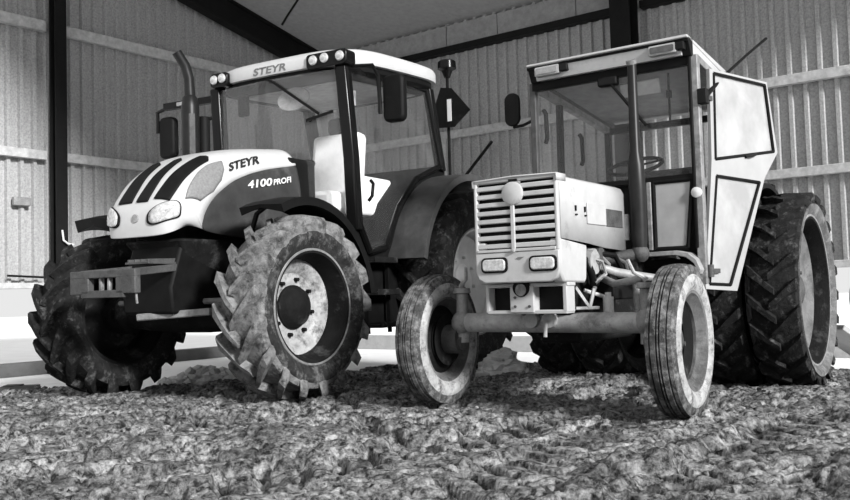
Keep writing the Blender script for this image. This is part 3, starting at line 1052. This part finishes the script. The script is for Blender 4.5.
# --- bonnet and nose
b = MB()
def hsec(x, zb, k=0.0):
    return [(x, -.268, zb), (x, -.268, 1.285), (x, -.25, 1.318), (x, -.21, 1.335), (x, 0, 1.343), (x, .21, 1.335), (x, .25, 1.318), (x, .268, 1.285), (x, .268, zb)]
b.loft([hsec(1.70, .935), hsec(2.0, .945), hsec(2.24, .965), hsec(2.58, .985)], closed=False)
oh = b.build('bonnet', 'white_old', O, ang=30)
sd = oh.modifiers.new('thickness', 'SOLIDIFY'); sd.thickness = .008; sd.offset = -1
b = MB(); b.loft([[(x, y, 1.345 + dz) for y, dz in ((-.266, -.05), (-.266, -.010), (0, -.002), (.266, -.010), (.266, -.05))] for x in (2.50, 2.612)], closed=False)
o = b.build('bonnet_edge', 'white_old', oh); sd = o.modifiers.new('thickness', 'SOLIDIFY'); sd.thickness = .008
for s in (1, -1):
    b = MB(); b.prism([(2.255, .955), (2.592, .985), (2.592, .80), (2.56, .748), (2.30, .742), (2.275, .76)], 'y', s * .20, s * .266)
    b.build('nose_side', 'white_old', O, .012)
    # louvred hatch, dark plate painting the shade of an opening, latch marks
    b = MB(); b.box((2.125, s * .272, 1.135), (.26, .008, .12)); ht = b.build('side_hatch', 'white_old', O, .003)
    b = MB(); b.box((1.865, s * .2695, 1.125), (.24, .008, .105)); b.build('opening_shade', 'iron', O, .003)
    for q in (2.40, 2.28):
        b = MB(); b.box((q, s * .272, 1.155), (.012, .008, .03)); b.box((q - .006, s * .273, 1.12), (.02, .008, .008)); b.build('latch', 'steel_dark', oh)
# grille surround
b = MB()
b.box((2.585, 0, 1.325), (.036, .526, .026))
b.box((2.585, -.2515, 1.12), (.036, .022, .40))
b.box((2.585, .2515, 1.12), (.036, .022, .40))
b.prism([(-.262, .925), (.262, .925), (.262, .815), (.245, .775), (.205, .752), (-.205, .752), (-.245, .775), (-.262, .815)], 'x', 2.565, 2.603)
gs = b.build('grille_surround', 'white_old', O, .008)
b = MB(); b.box((2.555, 0, 1.12), (.02, .51, .40)); b.build('grille_backing', 'black', gs)  # black backing sheet paints the shade behind the grille slots
for q in range(8):
    z = 1.2845 - q * .0465
    b = MB(); b.box((2.59, 0, z), (.022, .49, .026)); gb = b.build('grille_bar', 'white_old', O, .004)
b = MB(); b.box((2.598, 0, .932), (.02, .49, .016)); b.box((2.59, 0, 1.309), (.015, .07, .016)); b.build('grille_bar', 'white_old', O, .003)
b = MB(); b.box((2.604, -.012, 1.07), (.014, .024, .29)); b.build('grille_spine', 'white_old', O, .004)
b = MB(); b.lathe([(0, .001), (0, .066), (.012, .064), (.018, .055), (.020, .001)], 32); em = b.build('grille_badge', 'white_old', O)
em.location = (2.602, -.008, 1.245); em.rotation_euler = (0, 0, -PI / 2)
b = MB(); b.box((2.606, -.004, 1.318), (.008, .055, .014)); b.build('badge_slot', 'black', gs, .002)
b = MB(); b.lathe([(0, .001), (0, .012), (.012, .010), (.014, .001)], 12); q_ = b.build('spine_knob', 'cast_light', O); q_.location = (2.608, -.012, .928); q_.rotation_euler = (0, 0, -PI / 2)
for cy_ in (-.137, .165):
    b = MB(); b.prism(rrect(cy_, .853, .084, .043, .026), 'x', 2.598, 2.612); hl = b.build('headlight', 'black', O, .003)
    b = MB(); b.prism(rrect(cy_, .853, .072, .033, .022), 'x', 2.606, 2.622); b.build('headlight_lens', 'lens', hl, .006)
b = MB(); b.prism([(.0, .885), (.014, .893), (.05, .893), (.025, .878)], 'x', 2.602, 2.606); b.build('nose_mark', 'lettering_grey', gs)
# front frame under the nose: two openings and a black disc for the round notch
b = MB()
b.box((2.46, 0, .738), (.10, .52, .022)); b.box((2.46, 0, .588), (.10, .50, .022))
b.box((2.46, -.248, .66), (.10, .022, .15)); b.box((2.46, .24, .66), (.10, .026, .15)); b.box((2.47, -.02, .66), (.10, .15, .15))
fr_ = b.build('front_frame', 'white_old', O, .005)
b = MB(); b.cyl((2.50, -.02, .725), (2.526, -.02, .725), .052, n=20); b.build('starter_hole_shade', 'black', fr_)  # solid black disc paints the shade inside the hole
b = MB(); b.cyl((2.515, -.02, .712), (2.53, -.02, .712), .034, n=16); b.build('starter_dog', 'iron_light', fr_)
for y_, z_ in ((-.06, .67), (-.06, .62), (.03, .62)):
    b = MB(); b.cyl((2.52, y_, z_), (2.528, y_, z_), .008, n=8); b.build('bolt', 'iron', fr_)
b = MB(); b.box((2.40, 0, .66), (.10, .46, .13)); b.build('frame_back', 'black', fr_)
# axle tube, pivot, king pins, stub axles
b = MB(); b.cyl((2.237, -.60, .522), (2.237, .60, .515), .058, n=20); ax = b.build('front_axle', 'cast_light', O)
b = MB(); b.cyl((2.28, -.075, .535), (2.325, -.075, .535), .045, n=12); b.cyl((2.28, .04, .535), (2.325, .04, .535), .045, n=12); b.build('pivot_bolt', 'cast_light', ax)
b = MB(); b.cyl((2.33, .025, .53), (2.34, .025, .44), .012, n=8); b.build('grease_pin', 'cast_light', ax)
b = MB(); b.cyl((2.26, -.08, .58), (2.26, -.08, .62), .035, .02, n=12); b.build('axle_cap', 'iron_light', ax)
for s in (1, -1):
    b = MB()
    b.sweep([(2.237, s * .595, .40), (2.237, s * .595, .70), (2.237, s * .595, .705), (2.237, s * .595, .735)], [.042, .036, .055, .05], 16)
    kp = b.build('king_pin', 'iron_light', O)
    b = MB(); b.ball((2.237, s * .595, .52), .078, 14, (1, .9, 1)); b.build('knuckle', 'iron_light', kp)
    b = MB(); b.cyl((2.237, s * .585, .405), (2.237, s * .74, .41), .05, .06, n=14); b.cyl((2.237, s * .68, .41), (2.237, s * .71, .41), .075, n=16); b.build('stub_axle', 'iron', kp)
    b = MB(); b.sweep([(2.237, s * .595, .745), (2.25, s * .58, .765), (2.27, s * .54, .79), (2.30, s * .52, .86)], [.02, .014, .011, .010], 8); b.build('steering_lever', 'cast_light', kp)
# wheels
def rib_tyre(R, W, rim, name, parent, loc, rz):
    mb = MB()
    prof = []
    c_ = [(-.5, .055), (-.47, .03), (-.42, .006), (-.30, .003), (-.285, .017), (-.255, .017), (-.24, 0), (-.08, -.003), (-.065, .014), (-.03, .014), (-.015, -.003), (.015, -.003), (.03, .014), (.065, .014), (.08, -.003), (.24, 0), (.255, .017), (.285, .017), (.30, .003), (.42, .006), (.47, .03), (.5, .055)]
    mb.lathe([(h * W * .88, R - d) for h, d in c_], 80)
    o = mb.build(name, 'rubber_clay', parent, ang=30)
    for s_ in (1, -1):
        sw = MB()
        sw.lathe([(s_ * .44 * W, R - .055), (s_ * .49 * W, R - .08), (s_ * .50 * W, R - .105), (s_ * .46 * W, rim + .02), (s_ * .38 * W, rim)], 80)
        sw.build('sidewall', 'clay_pale', o)
    o.location = loc
    o.rotation_euler = (0, 0, rz)
    return o
for s in (1, -1):
    ty = rib_tyre(.405, .178, .262, 'front_wheel', O, (2.237, s * .775, .42), .048)
    deep_rim(ty, .178, .262, s, -.045, .09, 'rim_mud', 'black_muddy', 'iron', .05, 6)
for s in (1, -1):
    ty = ag_tyre(.7145, .335, .53, 22, s, .036, 'rear_wheel', 'rubber_dark', O, (0, s * .868, .655), 0, lw_=.060, sh=.4, msw='clay_grey')
    deep_rim(ty, .335, .53, s, -.02, .13, 'black_muddy', 'rim_mud', 'iron', .08, 8)
    # second, inner tyre of the twin pair
    ty = ag_tyre(.7145, .35, .53, 22, s, .036, 'inner_rear_wheel', 'rubber_dark', O, (0, s * .475, .655), 0, lw_=.060, sh=.4)
    deep_rim(ty, .35, .53, s, -.02, .13, 'black_muddy', 'black_muddy', 'iron', .05, 8)
    b = MB(); b.lathe([(s * .655, .545), (s * .675, .553), (s * .69, .545), (s * .675, .535)], 56, (0, 0, .655), close=True); b.build('spacer_ring', 'iron_light', O)
# engine, gearbox, belly
b = MB(); b.box((1.75, 0, .72), (1.05, .34, .46)); b.box((1.7, 0, .46), (.8, .26, .14)); b.build('engine_block', 'black_muddy', O, .02)
b = MB(); b.prism([(1.25, .42), (1.25, .95), (.3, .9), (-.3, .85), (-.3, .45)], 'y', -.19, .19); b.cyl((0, -.64, .655), (0, .64, .655), .11, n=16); b.build('gearbox', 'black_muddy', O, .02)
b = MB(); b.cyl((2.16, .14, .86), (2.16, .27, .86), .075, .07, n=20); b.build('alternator', 'cast_light', O)
b = MB(); b.cyl((2.05, .16, .90), (2.05, .26, .90), .05, n=16); b.build('pulley', 'iron', O)
b = MB(); b.sweep([(2.26, .15, .92), (2.22, .24, .87), (2.2, .26, .80), (2.15, .25, .74), (2.05, .22, .74)], .022, 10); b.build('coolant_hose', 'black', O)
b = MB(); b.sweep([(2.2, .20, .90), (2.12, .29, .86), (2.10, .30, .79), (2.16, .26, .74)], .015, 8); b.build('hose_clamp', 'chrome', O)
b = MB(); b.sweep([(2.02, .22, .84), (1.95, .30, .80), (1.85, .42, .77), (1.78, .5, .76)], [.022, .028, .028, .02], 10); b.build('steering_cylinder', 'cast_light', O)
for pts_, r_, m_ in (([(2.25, .12, .95), (2.1, .24, .93), (1.95, .26, .85), (1.9, .24, .75)], .012, 'iron_light'), ([(2.1, .2, .92), (1.95, .3, .90), (1.85, .3, .82), (1.8, .24, .7)], .016, 'black'), ([(2.18, .2, .70), (2.08, .28, .66), (1.95, .26, .64)], .012, 'hose'), ([(1.9, .2, .93), (1.8, .3, .86), (1.75, .32, .7)], .014, 'iron')):
    b = MB(); b.sweep(pts_, r_, 8); b.build('engine_pipe', m_, O)
b = MB(); b.sweep([(2.02, .24, .77), (2.10, .36, .73), (2.20, .50, .745), (2.24, .58, .76)], .022, 10); b.build('drag_link', 'iron_light', O)
b = MB(); b.cyl((2.14, .33, .57), (2.14, .33, .66), .030, n=14); b.cyl((2.14, .33, .66), (2.14, .33, .685), .018, n=10); b.build('fuel_filter', 'hose', O)
b = MB(); b.cyl((2.0, .45, .58), (2.0, .45, .74), .026, n=12); b.build('hydraulic_filter', 'iron_light', O)
b = MB()
for p, q in (((2.3, .19, .74), (2.24, .26, .60)), ((2.24, .26, .60), (2.22, .28, .71)), ((2.2, .24, .60), (2.2, .28, .72)), ((2.32, .17, .60), (2.2, .30, .60))):
    b.bar(p, q, .018, .018)
b.build('mount_bracket', 'cast_light', O, .003)
b = MB(); b.box((1.9, .27, .70), (.3, .12, .12)); b.build('battery_box', 'black', O, .01)
b = MB(); b.box((1.62, 0, 1.13), (.10, .44, .36)); b.build('firewall_box', 'black', O, .01)
# exhaust stack on the near side
b = MB(); b.sweep([(1.68, .35, .95), (1.68, .35, 1.02), (1.68, .35, 1.30), (1.69, .35, 1.46), (1.69, .35, 1.54), (1.69, .35, 2.085)], [.045, .05, .052, .05, .032, .028], 18)
es = b.build('exhaust_stack', 'exhaust', O)
b = MB(); b.ball((1.68, .35, .915), .058, 14); b.sweep([(1.68, .35, .91), (1.74, .25, .90), (1.8, .15, .88)], .04, 10); b.build('elbow', 'iron', es)
b = MB(); b.bar((1.70, .28, 1.16), (1.70, .28, 1.0), .02, .03); b.build('stack_bracket', 'iron_light', es)
b = MB(); b.sweep([(1.69, .35, 2.085), (1.70, .35, 2.11)], [.03, .034], 14); b.build('rain_collar', 'iron_light', es)

# --- cab
def post(p0, p1, w, m='white_old', name='post', d=None):
    b = MB(); b.bar(p0, p1, w, d or w, (1, 0, 0)); return b.build(name, m, O, .006)
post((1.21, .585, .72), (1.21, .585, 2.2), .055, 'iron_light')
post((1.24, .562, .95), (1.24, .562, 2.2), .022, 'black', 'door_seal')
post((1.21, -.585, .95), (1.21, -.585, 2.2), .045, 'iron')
post((.82, -.585, 1.0), (.80, -.585, 2.14), .045, 'steel_dark')
post((-.08, -.575, 1.1), (-.08, -.575, 2.06), .05, 'steel_dark')
post((-.08, .575, 1.2), (-.08, .575, 2.06), .05, 'steel_dark')
for s in (1, -1):
    b = MB(); b.bar((1.21, s * .585, 2.18), (-.08, s * .575, 2.03), .05, .05); b.build('roof_rail', 'iron_light', O, .005)
    b = MB(); b.bar((.8, s * .585, 1.36), (-.08, s * .575, 1.36), .04, .06); b.build('waist_rail', 'iron', O, .005)
b = MB(); b.bar((1.21, -.585, 2.17), (1.21, .585, 2.17), .05, .06); b.build('screen_header', 'black', O, .004)
b = MB(); b.bar((1.22, -.57, 1.415), (1.22, .57, 1.415), .03, .035); b.build('screen_sill', 'black', O, .004)
b = MB(); b.bar((-.08, -.57, 2.02), (-.08, .57, 2.02), .05, .05); b.bar((-.08, -.57, 1.45), (-.08, .57, 1.45), .05, .06); b.build('rear_frame', 'steel_dark', O, .004)
b = MB(); b.box((1.21, 0, 1.79), (.006, 1.11, .72)); b.build('windscreen', 'glass_clear', O)
b = MB(); b.box((-.08, 0, 1.74), (.006, 1.10, .55)); b.build('rear_window', 'glass_clear', O)
b = MB(); b.box((1.01, -.588, 1.75), (.36, .006, .74)); b.build('side_window', 'glass_clear', O)
b = MB(); b.box((.36, -.585, 1.70), (.82, .006, .64)); b.build('side_window', 'glass_clear', O)
b = MB(); b.box((.36, .58, 1.77), (.02, .006, .02)); b.build('latch_plate', 'steel_dark', O)
# roof
b = MB()
b.prism([(1.335, 2.296), (1.33, 2.314), (.5, 2.235), (-.20, 2.125), (-.22, 2.10)], 'y', -.575, .585)
rf2 = b.build('cab_roof', 'white_old', O, .005)
b = MB(); b.box((1.30, 0, 2.288), (.03, 1.16, .024)); b.build('fascia_shadow', 'black', rf2)  # black strip paints the shadow line below the roof edge
b = MB(); b.prism([(1.29, 2.278), (1.312, 2.278), (1.285, 2.195), (1.265, 2.195)], 'y', -.52, .53); b.build('roof_fascia', 'white_old', rf2, .003)
for s in (1, -1):
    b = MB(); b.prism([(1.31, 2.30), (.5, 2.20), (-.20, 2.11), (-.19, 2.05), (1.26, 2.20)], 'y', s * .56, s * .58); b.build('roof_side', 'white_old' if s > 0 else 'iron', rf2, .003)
for y0 in (-.575, .53):
    b = MB(); b.prism([(1.32, 2.305), (1.26, 2.19), (1.22, 2.19), (1.22, 2.305)], 'y', y0, y0 + .055); b.build('fascia_end', 'steel_dark', rf2, .004)
b = MB(); b.box((.58, 0, 2.165), (1.25, 1.1, .015), (0, -.118, 0)); b.build('headlining', 'seat_pale', rf2)
for y0, y1, z0, z1, mm in ((-.51, -.32, 2.215, 2.28, 'lens_grey'), (.325, .51, 2.21, 2.275, 'lens_dark')):
    b = MB(); b.prism(rrect((y0 + y1) / 2, (z0 + z1) / 2, (y1 - y0) / 2, (z1 - z0) / 2, .012), 'x', 1.27, 1.335); wl_ = b.build('work_light', 'seat_pale', O, .004)
    b = MB(); b.prism(rrect((y0 + y1) / 2, (z0 + z1) / 2, (y1 - y0) / 2 - .014, (z1 - z0) / 2 - .012, .008), 'x', 1.33, 1.342); b.build('lamp_lens', mm, wl_)
    b = MB(); b.box((1.31, y1 + .03 if y0 < 0 else y1 + .02, (z0 + z1) / 2 + .005), (.05, .06, .05)); b.build('lamp_bracket', 'steel_dark', wl_, .004)
# lower front windows beside the bonnet and floor lip
for s in (1, -1):
    pts = [(1.225, s * .285, 1.395), (1.225, s * .545, 1.395), (1.225, s * .50, .955), (1.225, s * .285, .955)]
    lf_ = frame_poly(pts, .016).build('lower_window', 'black', O)
    b = MB(); b.loft([[(x + d_, y, z) for x, y, z in pts] for d_ in (-.004, .004)]); b.build('pane', 'glass_door', lf_)
    b = MB(); b.bar((1.22, s * .255, .95), (1.22, s * .255, 1.40), .05, .03, (0, 1, 0)); b.build('cowl_post', 'iron_light', O, .004)
    lip = [(s * .24, .935), (s * .45, .937), (s * .52, .92), (s * .57, .88), (s * .60, .81)]
    b = MB(); b.loft([[(x, y, z) for x, z in ((1.20, 0), (1.32, 0))][:1] + [(1.32, y, z), (1.32, y * .985, z - .025), (1.20, y * .985, z - .025)] for y, z in lip]) if False else None
    b = MB()
    b.loft([[(1.18, y, z), (1.31, y, z), (1.31, y * .975, z - .03), (1.18, y * .975, z - .03)] for y, z in lip])
    b.build('floor_lip', 'cast_light', O, .004)
b = MB(); b.box((.6, 0, .86), (1.2, 1.0, .05)); b.build('cab_floor', 'black', O, .006)
b = MB(); b.box((1.17, 0, 1.15), (.03, .56, .5)); b.build('bulkhead', 'black', O, .006)
# rear mudguards (dark, inside the tall tyres)
for s in (1, -1):
    b = MB(); b.loft(arc_guard(0, .655, .80, 20, 165, s * .27, s * .72, .015, n=24, lip=.02)); rg = b.build('rear_mudguard', 'steel_dark', O)
    sk = MB(); ro_, ri_ = [], []
    for q in range(21):
        a = math.radians(20 + 145 * q / 20)
        ro_.append((.79 * math.cos(a), s * .27, .655 + .79 * math.sin(a))); ri_.append((.40 * math.cos(a), s * .27, .655 + .40 * math.sin(a)))
    sk.loft([ri_, ro_], closed=False); o = sk.build('skirt', 'black', rg); sd = o.modifiers.new('thickness', 'SOLIDIFY'); sd.thickness = .012
    b = MB(); b.box((-.25, s * .62, 1.435), (.08, .16, .08)); b.build('rear_lamp', 'black', rg, .01)
# near door, swung open about fifteen degrees on the front post
DT = math.radians(14.5)
dh = Vector((1.12, .615, 0)); dd = Vector((-math.cos(DT), math.sin(DT), 0)); dn = Vector((math.sin(DT), math.cos(DT), 0))
def dp(d, z, o=0.0):
    return tuple(dh + dd * d + dn * o + Vector((0, 0, z)))
outer = [(.052, 2.13), (.79, 2.138), (.895, 1.642), (.70, 1.45), (.268, .666), (-.110, .686)]
win1 = [(.098, 2.105), (.758, 2.112), (.838, 1.645), (.074, 1.532)]
win2 = [(.078, 1.422), (.622, 1.412), (.188, .707), (-.062, .717)]
def slab(polyA, o0, o1):
    return MB().loft([[dp(d, z, o0) for d, z in polyA], [dp(d, z, o1) for d, z in polyA]])
# door skin as strips round the two openings
b = MB()
def strip(a_, b_, c_, d_):
    b.loft([[dp(*q, -.012) for q in (a_, b_, c_, d_)], [dp(*q, .012) for q in (a_, b_, c_, d_)]])
strip(outer[0], outer[1], win1[1], win1[0])
strip(outer[1], outer[2], win1[2], win1[1])
strip(win1[3], win1[2], outer[2], outer[3])
strip(win1[3], outer[3], win2[1], win2[0])
strip(outer[0], win1[0], win1[3], (.03, 1.53))
strip((.03, 1.53), win1[3], win2[0], (.015, 1.42))
strip((.015, 1.42), win2[0], win2[3], outer[5])
strip(win2[1], outer[3], outer[4], win2[2])
strip(win2[3], win2[2], outer[4], outer[5])
dr = b.build('door', 'white_door', O)
for wn_ in (win1, win2):
    frame_poly([dp(d, z, .012) for d, z in wn_], .011).build('window_seal', 'black', dr)
    slab(wn_, -.004, .004).build('pane', 'glass_door', dr)
b = MB(); b.sweep([dp(.44, 1.575, .02), dp(.50, 1.585, .035), dp(.56, 1.60, .03), dp(.58, 1.605, .015)], .010, 8); b.build('door_handle', 'steel_dark', dr)
for z in (1.93, .80):
    b = MB(); b.cyl((1.19, .625, z - .04), (1.19, .625, z + .04), .022, n=10); b.bar((1.19, .625, z), dp(.06, z, .01), .02, .03); b.build('hinge', 'iron', dr)
# flower-shaped sticker / lamp on the post, whip rod, wiper, mirror
b = MB(); b.lathe([(-.01, .001), (-.01, .034), (.006, .034), (.012, .02), (.014, .001)], 14); o = b.build('indicator_lamp', 'lettering_white', O); o.location = (1.25, .575, 1.305); o.rotation_euler = (0, 0, -PI / 2)
b = MB(); b.sweep([(1.22, .65, 1.915), (.88, .65, 2.09), (.2, .65, 2.395), (-.42, .65, 2.66)], [.017, .012, .010, .012], 8); o = b.build('aerial_rod', 'black', O)
b = MB(); b.box((1.22, .635, 1.92), (.06, .06, .10)); b.build('rod_bracket', 'steel_dark', o, .006)
b = MB(); b.sweep([(1.25, .02, 2.10), (1.25, .26, 1.78)], .011, 8); o = b.build('wiper', 'black', O)
b = MB(); b.box((1.235, .0, 2.115), (.06, .14, .06)); b.build('wiper_motor', 'steel_dark', o, .012)
b = MB(); b.prism(rrect(-.84, 2.07, .062, .125, .058, 6), 'x', 1.06, 1.09); mi = b.build('mirror', 'steel_dark', O, .006)
b = MB(); b.sweep([(1.2, -.60, 1.94), (1.1, -.74, 1.935), (1.06, -.84, 1.94)], .012, 8); b.build('mirror_arm', 'black', mi)
for x, z0, z1 in ((1.10, 1.78, 2.02), (.50, 1.68, 1.92)):
    b = MB(); b.sweep([(x, -.56, z0), (x + .01, -.54, z0 + .03), (x + .02, -.54, z1 - .03), (x + .02, -.56, z1)], .016, 8); b.build('window_handle', 'black', O)
b = MB(); b.box((1.12, .18, 2.06), (.02, .28, .10), (0, .3, 0)); b.build('sun_visor', 'seat_pale', O, .008)
b = MB(); b.sweep([(1.18, .40, 2.12), (1.18, .40, 1.80)], .008, 6); b.box((1.18, .40, 1.98), (.02, .03, .05)); b.build('curtain_cord', 'black', O)
# seat, steering wheel, dash
b = MB(); b.box((.35, 0, 1.12), (.44, .46, .12)); se = b.build('seat', 'seat_cloth', O, .03)
b = MB(); b.box((.12, 0, 1.40), (.10, .44, .46), (0, -.12, 0)); b.build('backrest', 'seat_cloth', se, .04)
b = MB(); b.box((1.02, 0, 1.30), (.24, .42, .30)); b.build('dashboard', 'black', O, .02)
b = MB()
tr = [(.80 + .19 * math.cos(t_) * .9, .19 * math.sin(t_), 1.58 - .19 * math.cos(t_) * .4) for t_ in [2 * PI * q / 24 for q in range(25)]]
b.sweep(tr, .014, 8); b.cyl((.80, 0, 1.58), (.95, 0, 1.40), .022, n=10)
for t_ in (0, 2.1, 4.2):
    b.sweep([(.80, 0, 1.58), (.80 + .17 * math.cos(t_), .19 * math.sin(t_), 1.58 - .076 * math.cos(t_))], .009, 6)
b.build('steering_wheel', 'black', O)
# towing drawbar and lower links at the back
for s in (1, -1):
    b = MB(); b.bar((-.2, s * .22, .55), (-.95, s * .34, .45), .03, .06); b.build('lower_link', 'iron', O, .005)

# ------------------------------------------------------------------ things standing about the shed
def world_at(px, Z, z):
    u = (px - 425) / FPX
    return Vector((u * Z, Z, z))
b = MB(); b.box((0, 0, .065), (.30, .14, .12)); b.box((-.05, -.002, .131), (.14, .12, .01))
o = b.build('concrete_block', 'concrete_grey', None, .012); o.location = (-3.52, 7.62, -.105); o.rotation_euler = (0, 0, .15)
tag(o, 'small grey concrete block lying on pale floor beside left wall', 'block')
def heap(name, loc, rx, ry, h, m, label, cat, n=160):
    mb = MB()
    for q in range(n):
        a, rr = rng.uniform(0, 2 * PI), rng.rand() ** .6
        s_ = rng.uniform(.025, .06)
        x, y = rx * rr * math.cos(a), ry * rr * math.sin(a)
        z = h * (1 - rr) ** .8 * rng.uniform(.3, 1)
        jit = rng.uniform(.7, 1.25, len(iv))
        mb.add([(x + p.x * s_ * 1.3 * jit[j], y + p.y * s_ * jit[j], z + p.z * s_ * .8 * jit[j]) for j, p in enumerate(iv)], iff)
    o = mb.build(name, m, None, flat=True)
    o.location = loc
    return tag(o, label, cat, kind='stuff')
heap('rubble_heap', (-1.95, 7.75, -.02), .38, .25, .16, 'rubble', 'low pale heap of rubble behind the modern tractor front tyres', 'rubble')
heap('rubble_heap', (.62, 7.45, 0), .20, .18, .26, 'rubble', 'small pale heap of rubble behind the old tractor front wheel', 'rubble')
# junction box and loose cable end on the left wall
b = MB(); p = [lw(4.93, .05, 1.9), lw(4.66, .05, 1.9)]
o = MB().loft([[lw(s_, o_, z_) for s_, o_ in ((5.06, .046), (4.86, .046), (4.86, .11), (5.06, .11))] for z_ in (1.86, 1.96)]).build('junction_box', 'iron_light', None, .01)
tag(o, 'small grey junction box fixed to sheet wall left of post', 'junction box')
o = MB().sweep([lw(4.58, .29, 1.58), lw(4.57, .30, 1.46), lw(4.52, .31, 1.42), lw(4.45, .32, 1.41)], .012, 8).build('cable_end', 'lettering_white', None)
tag(o, 'short white bent cable end hanging on dark steel post', 'cable')
o = MB().sweep([lw(4.72, .14, 1.03), lw(5.16, .14, 1.05)], .014, 6).build('wall_rod', 'steel_dark', None)
tag(o, 'thin dark rod along foot of the left sheet wall', 'rod')
# bale and slabs in the daylight at the right edge
b = MB(); b.lathe([(-.55, .001), (-.55, .45), (-.50, .52), (.50, .52), (.55, .45), (.55, .001)], 40)
o = b.build('wrapped_bale', 'bale_wrap', None); o.location = (5.75, 10.6, .50); o.rotation_euler = (0, 0, -.65)
tag(o, 'round wrapped bale outside under right sheet wall', 'bale')
for q, (px_, py_, rz_, ry_) in enumerate(((3.72, 7.75, .3, .55), (3.95, 7.6, .9, .25))):
    o = MB().box((0, 0, .0), (.62, .40, .05)).build('concrete_slab', 'concrete', None, .008)
    o.location = (px_, py_, .16 - .08 * q); o.rotation_euler = (0, ry_, rz_)
    tag(o, ('pale concrete slab tilted up at far right beside rear wheel', 'pale concrete slab lying nearly flat at far right edge')[q], 'slab', 'loose concrete slabs')
